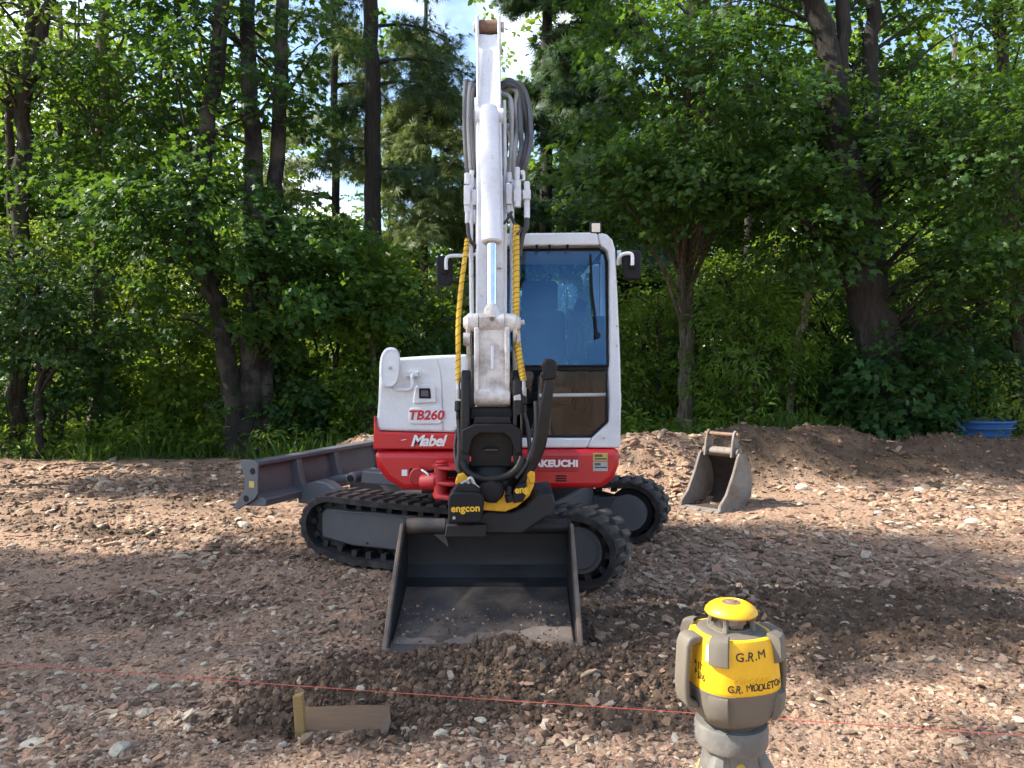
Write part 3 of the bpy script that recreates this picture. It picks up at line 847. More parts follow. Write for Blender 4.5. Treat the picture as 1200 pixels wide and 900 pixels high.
ucyl(mb, (AB + .12, 0, .52), (AB + .55, 0, .60), 0.045, 20)
bc = mb.build('blade_cylinder', MAT['grey_steel'], EX)
mb = MB(); uprism(mb, [(AB + .50, .54), (AB + .52, .655), (AB + 1.02, .655), (AB + 1.10, .60), (AB + 1.05, .53)], -.13, .13); mb.build('cylinder_guard', MAT['grey_steel'], bc, bev=0.012)
mb = MB(); ucyl(mb, (AB + .43, -.17, .585), (AB + .43, .17, .585), 0.055, 18); mb.build('pivot_pin', MAT['grey_steel'], bc, bev=0.01)
mb = MB(); ucyl(mb, (AB + .43, -.185, .585), (AB + .43, -.172, .585), 0.030, 12); mb.build('pin_cap', MAT['black_paint'], bc)

# ---- upper structure
CY = 5.55                                             # cab front
BY = 5.46                                             # body front
def rounded_body(name, mat, poly, y0, y1, bev, seg=5, parent=EX):
    m = MB(); m.prism(poly, 'y', y0, y1); return m.build(name, mat, parent, bev=bev, seg=seg, smooth=50)

# red lower skirts
left_low = rounded_body('lower_skirt', MAT['red_paint'], px2([(437, 528.5), (441, 548), (452, 563), (472, 575), (548, 577), (548, 528.5)], BY), BY, 6.6, 0.05)
left_up = rounded_body('upper_skirt', MAT['red_paint'], px2([(438, 487), (437, 527), (548, 527), (548, 509), (445, 506), (442, 500)], BY), BY + 0.004, 6.62, 0.03)
right_low = rounded_body('cab_skirt', MAT['red_paint'], px2([(588, 526.5), (727, 526.5), (726, 545), (720, 562), (706, 573), (588, 573)], CY - .03), CY - 0.03, 6.8, 0.045)
mb = MB(); mb.box(-0.34, 0.02, 5.66, 6.9, 0.69, 1.02); mb.build('main_frame', MAT['black_paint'], EX, bev=0.02)
mb = MB(); mb.prism([(-0.98, 6.62), (-0.98, 7.2), (-0.75, 7.5), (-0.13, 7.6), (0.5, 7.5), (0.74, 7.2), (0.74, 6.81), (0.0, 6.81), (0.0, 6.62)], 'z', 0.70, 1.35)
mb.build('counterweight', MAT['red_paint'], EX, bev=0.08, seg=4)
# black plate on the skirt, standing for the shaded recess round the swing cylinder
mb = MB(); mb.prism(px2([(494, 578), (494, 562), (500, 552), (512, 548), (545, 546), (545, 578)], BY - .002), 'y', BY - 0.0035, BY + 0.05); mb.build('recess_shade_plate', MAT['black_plastic'], left_low, bev=0.003)
# label and lock on the skirt
mb = MB(); x, _, z = at(474, 554, BY); mb.box(x - .02, x + .02, BY - .002, BY + .01, z - .022, z + .022); sk = mb.build('small_label', MAT['letter_white'], left_low)
mb = MB(); x, _, z = at(482, 554, BY); mb.prism([(x - .013, z - .03), (x + .013, z - .03), (x + .016, z), (x + .010, z + .032), (x - .010, z + .032), (x - .016, z)], 'y', BY - .012, BY + .02); mb.build('latch', MAT['black_plastic'], left_low, bev=.004)
# white hood
hood = MB()
hp = px2([(440, 507), (443, 470), (444, 440), (447, 426), (456, 420), (500, 417), (548, 415), (548, 508), (446, 505)], BY + .03)
hood.prism(hp, 'y', BY + 0.03, 7.45)
hood = hood.build('engine_hood', MAT['white_paint'], EX, bev=0.06, seg=5, smooth=55)
# hood seam, raised name plate, square lamp
def front_plate(name, mat, poly, y, depth, parent, bev):
    m = MB(); m.prism(px2(poly, y), 'y', y, y + depth); return m.build(name, mat, parent, bev=bev, seg=3, smooth=50)
HY = BY + 0.03
mb = MB(); mb.tube([at(512, 421, HY - .001), at(516, 440, HY - .003), at(518, 470, HY - .003), at(519, 505, HY - .003)], 0.0035, 6, 4); mb.build('panel_seam', MAT['sticker_grey'], hood)
front_plate('name_plate', MAT['white_paint'], [(479, 482), (481, 478), (516, 477), (519, 480), (519, 493), (515, 497), (482, 497), (479, 494)], HY - .012, .03, hood, .006)
bz = front_plate('lamp_bezel', MAT['white_paint'], [(486, 455), (490, 450), (506, 450), (510, 454), (511, 472), (484, 473)], HY - .020, .04, hood, .008)
front_plate('lamp', MAT['black_plastic'], [(491, 455), (504, 455), (505, 467), (491, 467)], HY - .026, .02, bz, .003)
front_plate('lamp_glass', MAT['hose_grey'], [(493.5, 457.5), (501.5, 457.5), (502, 464.5), (493.5, 464.5)], HY - .0275, .003, bz, 0)
def on_front(px, py, y, tilt=0.0):
    o = Vector(at(px, py, y)); c, s_ = math.cos(tilt), math.sin(tilt)
    return lambda v: o + Vector((v.x * c - v.y * s_, -v.z, v.x * s_ + v.y * c))
text('model_lettering', 'TB260', 0.092, MAT['letter_red'], hood, on_front(499, 487, HY - .0135), shear=0.18, offset=0.003, sx=1.03)
text('name_lettering', 'Mabel', 0.108, MAT['letter_white'], left_up, on_front(501, 517, BY + .002), shear=0.32, offset=0.0035, spacing=0.92)
mb = MB(); mb.tube([at(470, 516, BY + .001), at(476, 515, BY + .001)], .002, 5); mb.build('scratch_mark', MAT['letter_white'], left_up)

# oval mirror on the hood
mb = MB()
ov = []
for k in range(28):
    t = 2 * math.pi * k / 28
    ov.append((457 + 12 * math.copysign(abs(math.cos(t)) ** .8, math.cos(t)) + 1.5 * math.sin(t), 431 - 24 * math.copysign(abs(math.sin(t)) ** .75, math.sin(t))))
mb.prism(px2(ov, 5.40), 'y', 5.37, 5.42)
om = mb.build('hood_mirror', MAT['white_paint'], EX, bev=0.016, seg=4, smooth=60)
ri = MB(); pts = [(at(457 + (a - 457) * .82, 431 + (b - 431) * .88, 5.367)) for a, b in ov]; ri.tube(pts + [pts[0]], .0035, 6, caps=False); ri.build('mirror_rim', MAT['white_paint'], om)
mb = MB(); mb.tube([at(458, 448, 5.43), at(462, 456, 5.43), at(478, 457, 5.42), at(483, 452, 5.42), at(483, 440, 5.44), at(489, 437, 5.47)], .012, 8, 4)
mb.box(*[f for f in (at(476, 0, 5.46)[0], at(490, 0, 5.46)[0])], 5.44, 5.50, at(0, 441, 5.46)[2], at(0, 436, 5.46)[2]); mb.build('mirror_bracket', MAT['white_paint'], om)
mb = MB(); mb.cyl(at(457, 431, 5.368), at(457, 431, 5.355), .012, .009, 12); mb.build('mirror_stud', MAT['sticker_grey'], om)

# ---- cab
cab = MB()
P = lambda poly: px2(poly, CY)
cab.prism(P([(700, 272), (711, 274), (718, 281), (721, 292), (724, 350), (727, 420), (728, 470), (727, 525), (688, 525), (694, 512), (713, 495), (714, 470), (712.5, 437), (714, 420), (714, 305), (712, 294), (703, 287)]), 'y', CY, CY + .10)
cab.prism(P([(584, 273.5), (699.8, 272), (702.8, 287), (584, 288)]), 'y', CY, CY + .10)
cab.prism(P([(584, 513), (693.3, 513), (687.8, 525), (584, 525)]), 'y', CY, CY + .10)
cab.prism(P([(584, 288.2), (593, 288.2), (593, 512.8), (584, 512.8)]), 'y', CY, CY + .10)
cab = cab.build('cab', MAT['white_paint'], EX, bev=0.014, seg=3, smooth=50)
XL, XR, ZB, ZT = at(584, 0, CY)[0], 0.775, 0.985, 2.54
def cab_part(name, mat, bev, *boxes):
    m = MB()
    for b in boxes: m.box(*b)
    return m.build(name, mat, cab, bev=bev, seg=3, smooth=50)
cab_part('roof', MAT['white_paint'], 0.04, (XL, XR - .06, CY + .101, 6.85, 2.47, 2.548))
cab_part('pillar', MAT['white_paint'], 0.012, (XR - .06, XR - .005, 6.15, 6.24, ZB, 2.469))
cab_part('pillar', MAT['white_paint'], 0.012, (XR - .06, XR - .005, 6.78, 6.85, ZB, 2.469))
cab_part('pillar', MAT['white_paint'], 0.012, (XL, XL + .05, 6.78, 6.85, ZB, 2.469))
cab_part('side_panel', MAT['white_paint'], 0.01, (XR - .05, XR - .006, CY + .101, 6.149, ZB, 1.36), (XR - .05, XR - .006, 6.241, 6.779, ZB, 1.36))
cab_part('side_panel', MAT['black_plastic'], 0.01, (XL, XL + .04, CY + .101, 6.779, ZB, 1.50))
cab_part('rear_panel', MAT['black_plastic'], 0.01, (XL + .051, XR - .061, 6.80, 6.84, ZB, 1.55))
cab_part('door_lining', MAT['black_plastic'], 0.004, (XR - .062, XR - .052, CY + .104, 6.145, ZB + .04, 1.37))
cab_part('side_window', MAT['low_glass'], 0, (XR - .03, XR - .024, CY + .102, 6.148, 1.361, 2.468))
cab_part('side_window', MAT['low_glass'], 0, (XR - .03, XR - .024, 6.242, 6.778, 1.361, 2.468))
cab_part('side_window', MAT['low_glass'], 0, (XL + .02, XL + .026, CY + .102, 6.778, 1.501, 2.468))
cab_part('rear_window', MAT['low_glass'], 0, (XL + .052, XR - .062, 6.815, 6.821, 1.551, 2.468))
cab_part('cab_floor', MAT['black_plastic'], 0, (XL + .042, XR - .052, CY + .102, 6.798, ZB, 1.02))
# glazing: seals and panes of the front
def pane(name, poly, yb, yt, mat, thick=.006):
    zz = [b for a, b in poly]; z0, z1 = max(zz), min(zz)
    m = MB()
    pts = [(at(a, b, CY)[0], yb + (yt - yb) * (z0 - b) / (z0 - z1), at(a, b, CY)[2]) for a, b in poly]
    n = len(pts)
    m.add(pts + [(x, y + thick, z) for x, y, z in pts], [list(range(n)), list(range(n, 2 * n))[::-1]] + [(i, (i + 1) % n, n + (i + 1) % n, n + i) for i in range(n)])
    if thick == 0: m = MB(); m.add(pts, [list(range(n))[::-1]])
    return m.build(name, mat, cab, smooth=0, recalc=thick > 0)
def seal(poly, yb, yt, r=.010):
    zz = [b for a, b in poly]; z0, z1 = max(zz), min(zz)
    pts = [(at(a, b, CY)[0], yb + (yt - yb) * (z0 - b) / (z0 - z1), at(a, b, CY)[2]) for a, b in poly]
    m = MB()
    m.tube(pts + [pts[0], pts[1]], r, 6); return m.build('window_seal', MAT['black_plastic'], cab)
up = [(594, 429), (713, 429), (713, 305), (711, 295), (704, 289), (594, 290)]
pane('windscreen', up, CY + .005, CY + .095, MAT['cab_glass'])
seal([(594.5, 429), (712, 429), (712, 305), (710, 296), (703.5, 290), (594.5, 291)], CY + .002, CY + .085, .011)
low = [(594, 512), (693, 512), (712, 494), (712, 434), (594, 434)]
pane('lower_window', low, CY + .020, CY + .020, MAT['low_glass'], 0)
seal([(594.5, 511.5), (693, 511.5), (711.5, 494), (711, 434), (594.5, 434)], CY + .012, CY + .012, .010)
cab_part('window_bar', MAT['black_plastic'], .004, (at(594, 0, CY)[0], at(712, 0, CY)[0], CY + .002, CY + .05, at(0, 434, CY)[2], at(0, 429, CY)[2]))
# wiper
mb = MB(); mb.tube([at(699, 396, CY - .012), at(698, 375, CY - .006), at(694, 338, CY + .030), at(693, 304, CY + .058)], [.011, .008, .006, .004], 8, 4)
wp = mb.build('wiper', MAT['black_plastic'], cab)
mb = MB(); mb.tube([at(696.5, 370, CY + .005), at(693, 338, CY + .033), at(692, 298, CY + .068)], .007, 6, 3); mb.build('wiper_blade', MAT['black_plastic'], wp)
mb = MB(); mb.lathe([(0.020, 0), (0.024, .02), (0.016, .035)], n=16, M=Matrix.Translation(at(699.5, 393, CY + .03)) @ Matrix.Rotation(math.pi / 2, 4, 'X')); mb.build('wiper_motor', MAT['black_plastic'], wp)
# work lamp on the roof edge
mb = MB(); x, _, z = at(697.5, 268, CY + .05)
mb.box(x - .040, x + .040, CY + .0, CY + .075, z - .048, z + .042); wl_ = mb.build('work_lamp', MAT['black_plastic'], cab, bev=.010)
mb = MB(); mb.box(x - .030, x + .030, CY - .004, CY + .002, z - .034, z + .030); mb.build('lamp_lens', MAT['lamp_lens'], wl_, bev=.006)
mb = MB(); mb.cyl((x, CY + .05, z - .05), (x, CY + .05, z - .085), .014, n=10); mb.build('lamp_bracket', MAT['black_plastic'], wl_)
for dx in (629, 644, 665):                                                     # small clips along the top seal
    mb = MB(); mb.cyl(at(dx, 287, CY - .002), at(dx, 292, CY + .02), .010, .006, 8); mb.build('clip', MAT['black_plastic'], cab)
# mirrors
def mirror(corners, y, arm, boss):
    m = MB(); m.prism(px2(corners, y), 'y', y - .03, y + .02)
    mr = m.build('cab_mirror', MAT['black_plastic'], EX, bev=.016, seg=3, smooth=55)
    m = MB(); m.tube([at(a, b, yy) for a, b, yy in arm], .013, 10, 5); m.build('mirror_arm', MAT['white_paint'], mr)
    m = MB(); m.cyl(at(boss[0], boss[1], y - .055), at(boss[0], boss[1], y - .02), .022, .030, 14); m.build('mirror_boss', MAT['black_plastic'], mr)
    return mr
mirror([(728, 295), (747, 293), (751, 296), (751, 325), (747, 329), (731, 328)], CY + .02, [(724, 310, CY + .03), (725, 303, CY + .0), (730, 298, CY - .02), (738, 297, CY - .03), (741, 300, CY - .035), (741, 311, CY - .035)], (741, 311))
mirror([(512, 303), (514, 300), (527, 300), (531, 304), (530, 333), (526, 336), (514, 335), (512, 332)], CY - .02, [(584, 297, CY + .04), (560, 298, CY - .02), (545, 299.5, CY - .07), (528, 300, CY - .08), (523, 304, CY - .08), (523, 316, CY - .08)], (521, 317))
# door hinges and bolts on the pillar
for py in (330, 382, 405):
    mb = MB(); mb.cyl(at(723, py, CY - .001), at(723, py, CY - .010), .007, n=8); mb.build('pillar_bolt', MAT['sticker_grey'], cab)
for py in (300, 470):
    mb = MB(); mb.cyl((XR + .008, CY + .07, at(0, py, CY)[2] - .05), (XR + .008, CY + .07, at(0, py, CY)[2] + .05), .016, n=10); mb.build('door_hinge', MAT['white_paint'], cab)
mb = MB(); mb.cyl(at(708, 513, CY - .001), at(708, 513, CY - .012), .010, n=10); mb.build('pillar_bolt', MAT['sticker_grey'], cab)
# seat and controls
mb = MB()
mb.prism([(6.30, 1.35), (6.22, 1.42), (6.34, 2.02), (6.45, 2.04), (6.48, 1.95), (6.44, 1.35)], 'x', 0.02, 0.44)
mb.prism([(5.95, 1.28), (5.92, 1.38), (5.98, 1.42), (6.40, 1.38), (6.44, 1.26)], 'x', 0.0, 0.46)
seat = mb.build('seat', MAT['fabric_dark'], cab, bev=.05, seg=4, smooth=60)
mb = MB(); mb.prism([(6.37, 2.02), (6.33, 2.07), (6.36, 2.27), (6.42, 2.29), (6.47, 2.25), (6.47, 2.05)], 'x', 0.08, 0.38); mb.build('headrest', MAT['fabric_dark'], seat, bev=.04, seg=4, smooth=60)
mb = MB(); mb.box(0.05, 0.41, 5.98, 6.42, 1.02, 1.26); mb.build('seat_base', MAT['black_plastic'], seat, bev=.02)
for sx in (-.035, 0.50):
    mb = MB(); mb.prism([(5.90, 1.50), (5.86, 1.60), (5.90, 1.64), (6.30, 1.62), (6.34, 1.20), (6.05, 1.20)], 'x', sx, sx + .085); ao = mb.build('arm_console', MAT['black_plastic'], cab, bev=.02)
    mb = MB(); mb.tube([(sx + .04, 5.92, 1.60), (sx + .04, 5.90, 1.72), (sx + .035, 5.88, 1.80)], [.014, .016, .026], 10, 3); mb.tube([(sx + .035, 5.88, 1.79), (sx + .03, 5.875, 1.86), (sx + .02, 5.88, 1.89)], [.026, .03, .012], 10, 3); mb.build('joystick', MAT['black_plastic'], ao)
for lx in (.20, .28):
    mb = MB(); mb.tube([(lx, 5.80, 1.02), (lx, 5.76, 1.25), (lx + .01, 5.80, 1.50)], [.012, .012, .016], 8, 3); mb.build('travel_lever', MAT['hose_grey'], cab)
mb = MB(); mb.tube([(0.20, CY + .09, at(0, 464, CY)[2]), (0.70, CY + .09, at(0, 463, CY)[2])], .013, 8); mb.build('guard_bar', MAT['white_paint'], cab)
mb = MB(); mb.prism([(5.70, 1.02), (5.70, 1.75), (5.74, 1.95), (5.80, 1.95), (5.84, 1.02)], 'x', .60, .70); mb.build('side_console', MAT['black_plastic'], cab, bev=.015)
mb = MB(); mb.box(.555, .69, 5.655, 5.70, 1.56, 1.72); mb.build('monitor', MAT['black_plastic'], cab, bev=.012)
mb = MB(); mb.tube([(.50, 6.30, 1.62), (.53, 6.28, 1.95), (.58, 6.3, 2.1)], .05, 8, 4); mb.build('coat', MAT['fabric_dark'], cab)
# skirt details
FR = CY - .03
pl = front_plate('logo_panel', MAT['dark_red'], [(604, 537), (605, 534), (677, 534), (678, 537), (678, 551), (676, 553), (604, 553)], FR - .004, .01, right_low, .003)
text('maker_lettering', 'TAKEUCHI', 0.066, MAT['letter_white'], right_low, on_front(648, 543.5, FR - .0055), offset=0.0035, sx=1.12, spacing=1.02)
for i, (y0, y1, m_) in enumerate(((531, 540, 'sticker_yellow'), (541, 552, 'sticker_grey'))):
    lb = front_plate('label_sticker', MAT[m_], [(695, y0), (712, y0), (712, y1), (695, y1)], FR - .002, .006, right_low, 0)
    front_plate('label_print', MAT['hose_grey'], [(697, y0 + 1.5), (706 - 2 * i, y0 + 1.5), (706 - 2 * i, y0 + 4.5), (697, y0 + 4.5)], FR - .0035, .002, lb, 0)
    front_plate('label_print', MAT['hose_black'], [(697, y0 + 6), (711, y0 + 6), (711, y0 + 7.5), (697, y0 + 7.5)], FR - .0035, .002, lb, 0)
for k in range(3):
    front_plate('vent_slot', MAT['black_plastic'], [(651, 557 + 2.8 * k), (664, 557 + 2.8 * k), (664, 558.8 + 2.8 * k), (651, 558.8 + 2.8 * k)], FR - .002, .01, right_low, 0)

# ---- swing post
mb = MB()
mb.prism([(5.16, .66), (5.14, .98), (5.22, 1.06), (5.36, 1.06), (5.66, .98), (5.66, .70), (5.45, .66)], 'x', -0.24, -0.05)
sp = mb.build('swing_post', MAT['dark_red'], EX, bev=.02)
mb = MB()
for z0, z1 in ((.668, .70), (.765, .79), (.87, .89)):
    mb.prism([(-.60 + .10, 5.22), (-.42, 5.17), (-.02, 5.17), (.06, 5.28), (.02, 5.44), (-.45, 5.44), (-.56, 5.36)], 'z', z0, z1)
mb.cyl((-.49, 5.31, .66), (-.49, 5.31, .905), .05, n=20); mb.cyl((-.12, 5.28, .65), (-.12, 5.28, .91), .07, n=20)
mb.build('swing_bracket', MAT['dark_red'], sp, bev=.008)
mb = MB(); mb.cyl((-.49, 5.31, .905), (-.49, 5.31, .922), .038, n=16); mb.build('pin_head', MAT['red_paint'], sp, bev=.006)
mb = MB(); mb.cyl((-.62, 5.40, .76), (-.50, 5.32, .78), .06, n=20); mb.cyl((-.66, 5.385, .80), (-.66, 5.50, .80), .062, n=20); mb.build('swing_cylinder', MAT['dark_red'], EX, bev=.008)
mb = MB(); mb.tube([(-.63, 5.37, .85), (-.58, 5.33, .82), (-.57, 5.34, .75)], .010, 8, 4); mb.build('grease_hose', MAT['fitting_steel'], EX)

# ---- boom
BX = -0.140
mb = MB()
bprof = [(5.20, .92), (5.14, 1.10), (5.17, 1.60), (5.20, 2.20), (5.13, 2.75), (5.02, 3.08), (5.06, 3.22), (5.18, 3.26), (5.30, 3.10), (5.40, 2.70), (5.46, 2.20), (5.42, 1.50), (5.40, 1.05), (5.33, .92)]
mb.prism(bprof, 'x', BX - .105, BX + .105)
boom = mb.build('boom', MAT['arm_white'], EX, bev=.012)
mb = MB(); mb.cyl((BX - .14, 5.25, 1.0), (BX + .14, 5.25, 1.0), .06, n=20); mb.build('boom_foot_pin', MAT['grease_black'], boom)
mb = MB(); mb.cyl((BX - .145, 5.16, 3.15), (BX + .145, 5.16, 3.15), .055, n=20); mb.build('boom_head_pin', MAT['worn_white'], boom)
mb = MB(); mb.cyl((BX, 5.13, 1.02), (BX, 5.11, 1.85), .05, n=20); mb.build('boom_cylinder', MAT['black_paint'], boom)
# arm cylinder behind the boom
mb = MB(); mb.cyl((BX, 5.50, 2.45), (BX, 5.32, 3.38), .052, n=20)
ac = mb.build('arm_cylinder', MAT['arm_white'], EX)
mb = MB(); mb.cyl((BX, 5.32, 3.38), (BX - .01, 5.20, 3.82), .028, n=16); mb.build('cylinder_rod', MAT['chrome'], ac)
mb = MB(); mb.prism([(5.40, 2.30), (5.40, 2.52), (5.50, 2.52), (5.55, 2.44), (5.50, 2.38)], 'x', BX - .07, BX + .07); mb.build('cylinder_lug', MAT['arm_white'], ac, bev=.01)

# ---- arm (dipper)
def sheared(poly, x_top, x_bot, z_top, z_bot, w_top, w_bot, mb):
    """Side outline (y, z) made into a box section whose centre and width drift with height."""
    n = len(poly); vs = []
    for sgn in (-1, 1):
        for y, z in poly:
            f = (z - z_bot) / (z_top - z_bot)
            vs.append((x_bot + (x_top - x_bot) * f + sgn * 0.5 * (w_bot + (w_top - w_bot) * f), y, z))
    fs = [list(range(n))[::-1], list(range(n, 2 * n))] + [(i, (i + 1) % n, n + (i + 1) % n, n + i) for i in range(n)]
    return mb.add(vs, fs)
AXT, AXB = -0.158, -0.122
mb = MB()
sheared([(5.10, 3.78), (4.97, 3.28), (4.90, 3.02), (4.66, 1.42), (4.70, 1.20), (4.82, 1.22), (5.02, 2.40), (5.24, 3.02), (5.26, 3.25), (5.22, 3.78)], AXT, AXB, 3.88, 1.25, .150, .185, mb)
arm = mb.build('arm', MAT['arm_white'], EX, bev=.010)
mb = MB()                                                                  # forked tail with its pin
for s in (-1, 1):
    sheared([(5.07, 3.70), (5.08, 3.90), (5.13, 3.925), (5.20, 3.925), (5.25, 3.88), (5.25, 3.70)], AXT + s * .073, AXB + s * .073, 3.9, 1.25, .020, .020, mb)
mb.build('tail_plate', MAT['arm_white'], arm, bev=.006)
mb = MB(); mb.cyl((AXT - .060, 5.15, 3.85), (AXT + .060, 5.15, 3.85), .046, n=20); mb.build('tail_bush', MAT['rust_pin'], arm)
mb = MB(); mb.cyl((AXT - .100, 5.15, 3.85), (AXT - .084, 5.15, 3.85), .034, n=16); mb.cyl((AXT + .084, 5.15, 3.85), (AXT + .105, 5.15, 3.85), .034, n=16); mb.build('tail_pin_head', MAT['worn_white'], arm, bev=.005)
# raised edges of the upper front plate
mb = MB()
for s in (-1, 1):
    mb.tube([(AXT + s * .070, 5.072, 3.74), (-.150 + s * .072, 4.955, 3.26)], .008, 6)
mb.build('arm_edge_weld', MAT['arm_white'], arm)
# bucket cylinder on the front of the arm
c_top, c_bot, r_end = Vector((-.146, 4.88, 3.20)), Vector((-.124, 4.70, 2.33)), Vector((-.120, 4.615, 1.86))
d_ = (c_bot - c_top).normalized()
mb = MB(); mb.tube([c_top - d_ * .02, c_top + d_ * .03, c_top + d_ * .2, c_bot - d_ * .07, c_bot - d_ * .069, c_bot - d_ * .01, c_bot], [.052, .060, .060, .060, .064, .064, .052], 28)
kc = mb.build('bucket_cylinder', MAT['arm_white'], EX, smooth=30)
mb = MB(); mb.cyl(c_bot - d_ * .02, r_end - d_ * .02, .031, n=20); mb.build('cylinder_rod', MAT['chrome'], kc)
mb = MB(); mb.tube([r_end - d_ * .09, r_end - d_ * .05, r_end], [.034, .052, .06], 18); mb.build('rod_eye', MAT['worn_white'], kc)
mb = MB(); mb.cyl((-.235, 4.96, 3.19), (-.055, 4.96, 3.19), .05, n=18); mb.build('cylinder_pin', MAT['arm_white'], kc)
mb = MB(); mb.tube([c_bot - d_ * .16, c_bot - d_ * .05], .0625, 28); mb.build('cylinder_collar', MAT['arm_white'], kc)
# link pin, H link and idler links
mb = MB()
mb.tube([(-.292, 4.615, 1.84), (-.27, 4.615, 1.84), (-.262, 4.615, 1.84), (-.20, 4.615, 1.84)], [.03, .048, .056, .056], 24)
mb.tube([(-.195, 4.615, 1.84), (-.045, 4.615, 1.84)], .060, 24)
mb.tube([(-.04, 4.615, 1.84), (.022, 4.615, 1.84), (.030, 4.615, 1.84), (.052, 4.615, 1.84)], [.056, .056, .046, .03], 24)
lk = mb.build('link_pin', MAT['worn_white'], EX, smooth=30)
mb = MB(); mb.cyl((.052, 4.615, 1.84), (.075, 4.615, 1.845), .016, n=6); mb.cyl((.03, 4.60, 1.74), (.05, 4.60, 1.74), .035, n=14); mb.cyl((-.29, 4.60, 1.74), (-.25, 4.60, 1.74), .040, n=14); mb.build('pin_bolt', MAT['worn_white'], lk)
mb = MB(); mb.cyl((-.118, 4.552, 1.86), (-.118, 4.545, 1.86), .014, n=10); mb.build('grease_point', MAT['rust_pin'], lk)
mb = MB()
mb.prism([(-.222, 1.80), (-.018, 1.80), (-.022, 1.66), (-.012, 1.42), (-.222, 1.42), (-.212, 1.66)], 'y', 4.575, 4.635)
mb.prism([(-.225, 1.81), (-.195, 1.81), (-.195, 1.42), (-.225, 1.42)], 'y', 4.55, 4.68); mb.prism([(-.045, 1.81), (-.015, 1.81), (-.012, 1.42), (-.042, 1.42)], 'y', 4.55, 4.68)
hl = mb.build('bucket_link', MAT['worn_white'], EX, bev=.008)
mb = MB(); mb.cyl((-.226, 4.60, 1.40), (-.010, 4.60, 1.40), .058, n=24); mb.build('link_tube', MAT['worn_white'], hl, bev=.006)
mb = MB(); mb.prism([(-.128, 1.70), (-.108, 1.70), (-.108, 1.56), (-.128, 1.56)], 'y', 4.566, 4.578); mb.build('link_slot', MAT['arm_white'], hl, bev=.004)
for s, x in ((-1, -.262), (1, .018)):
    mb = MB(); mb.prism([(4.575, 1.80), (4.575, 1.88), (4.65, 1.88), (4.84, 1.60), (4.82, 1.50), (4.74, 1.50)], 'x', x - .014, x + .014); mb.build('idler_link', MAT['worn_white'], EX, bev=.008)

# ---- steel pipes, valve blocks and hoses along the arm
def hose(name, pts, r, mat, n=8, sm=6, parent=EX): 
    m = MB(); m.tube(pts, r, n, sm); return m.build(name, MAT[mat], parent, smooth=60)
def ribbed(name, pts, r, mat, pitch=.018, depth=.12):
    P_ = catmull(pts, 22)
    m = MB(); m.tube(P_, [r * (1 + (depth if k % 2 else -depth)) for k in range(len(P_))], 8); return m.build(name, MAT[mat], EX, smooth=60)
for px, y in ((553, 4.86), (601, 4.86)):
    hose('steel_pipe', [at(px - 1, 205, y + .06), at(px - 1, 290, y), at(px, 370, y - .02)], .014, 'arm_white')
hose('steel_pipe', [at(558, 115, 5.02), at(558, 200, 4.95), at(556, 262, 4.92)], .012, 'arm_white')
hose('steel_pipe', [at(591, 118, 5.02), at(592, 200, 4.95), at(590, 268, 4.92)], .012, 'arm_white')
hose('steel_pipe', [at(597, 118, 5.04), at(599, 160, 5.0), at(596, 205, 4.95)], .010, 'hose_pale')
# left hoses: thin bundle
for k, (px, m_) in enumerate(((544.5, 'hose_grey'), (548.5, 'hose_pale'), (552.5, 'hose_grey'))):
    ribbed('ribbed_hose', [at(556, 120, 5.14), at(px + 3, 96 + 3 * k, 5.10), at(px + .5, 108 + 2 * k, 5.04), at(px, 150, 4.98), at(px + 2, 190, 4.94), at(px + 3.5, 208, 4.92)], .0150, m_)
hose('hose', [at(556, 130, 5.1), at(555, 160, 5.0), at(557, 200, 4.95)], .009, 'hose_pale')
# right hoses: wide loop
for k, (bx, m_) in enumerate(((622, 'hose_grey'), (616.5, 'hose_black'), (611, 'hose_grey'), (605.5, 'hose_pale'))):
    ribbed('ribbed_hose', [at(588, 98 + 3 * k, 5.15), at(597 - .5 * k, 93 + (3, 1, 6, 9)[k], 5.12 + (.0, .03, -.02, .02)[k]), at(606 + 2.2 * (3 - k) * .9, 102 + 2 * k, 5.08), at(bx - 2, 125, 5.04), at(bx + (0, 1.2, -1, 1)[k], 150, 5.0 + (0, .03, -.02, .02)[k]), at(bx - 1 + (0, .8, 1, -1)[k], 172, 4.96), at(bx - 7 + 1.3 * k, 195, 4.93), at(bx - 12 + 3.2 * k, 210, 4.91)], .0165, m_)
hose('hose', [at(590, 110, 5.08), at(599, 118, 5.02), at(600, 160, 4.97), at(598, 205, 4.93)], .013, 'hose_pale')
hose('hose', [at(592, 150, 5.06), at(594, 170, 5.02), at(590, 205, 4.98)], .010, 'hose_black')
# valve blocks and couplings
def valve(boxes, cyls):
    m = MB()
    for x0, x1, y0, y1, d in boxes:
        a, b = at(x0, y1, d), at(x1, y0, d); m.box(a[0], b[0], d, d + .06, a[2], b[2])
    for px, y0, y1, r, d in cyls: m.cyl(at(px, y0, d + .02), at(px, y1, d + .02), r, n=12)
    return m.build('valve_block', MAT['arm_white'], EX, bev=.005)
valve([(543.5, 551, 217, 240, 4.86), (552.5, 558.5, 222, 240, 4.88), (544, 551, 240, 248, 4.87)], [(547.5, 203, 216, .019, 4.88), (553, 200, 220, .017, 4.90), (547.5, 248, 262, .014, 4.86), (556, 246, 262, .016, 4.88)])
valve([(593, 600, 215, 239, 4.86), (602, 611, 222, 236, 4.85), (612.5, 622, 222, 233, 4.85)], [(597, 202, 214, .017, 4.88), (606.5, 211, 243, .022, 4.85), (617.5, 213, 256, .019, 4.86), (606, 196, 211, .018, 4.88), (596, 240, 250, .017, 4.87), (612, 200, 212, .02, 4.9)])
hose('hose', [at(548, 262, 4.87), at(549, 275, 4.85), at(553, 284, 4.84), at(563, 293, 4.88)], .012, 'hose_black')
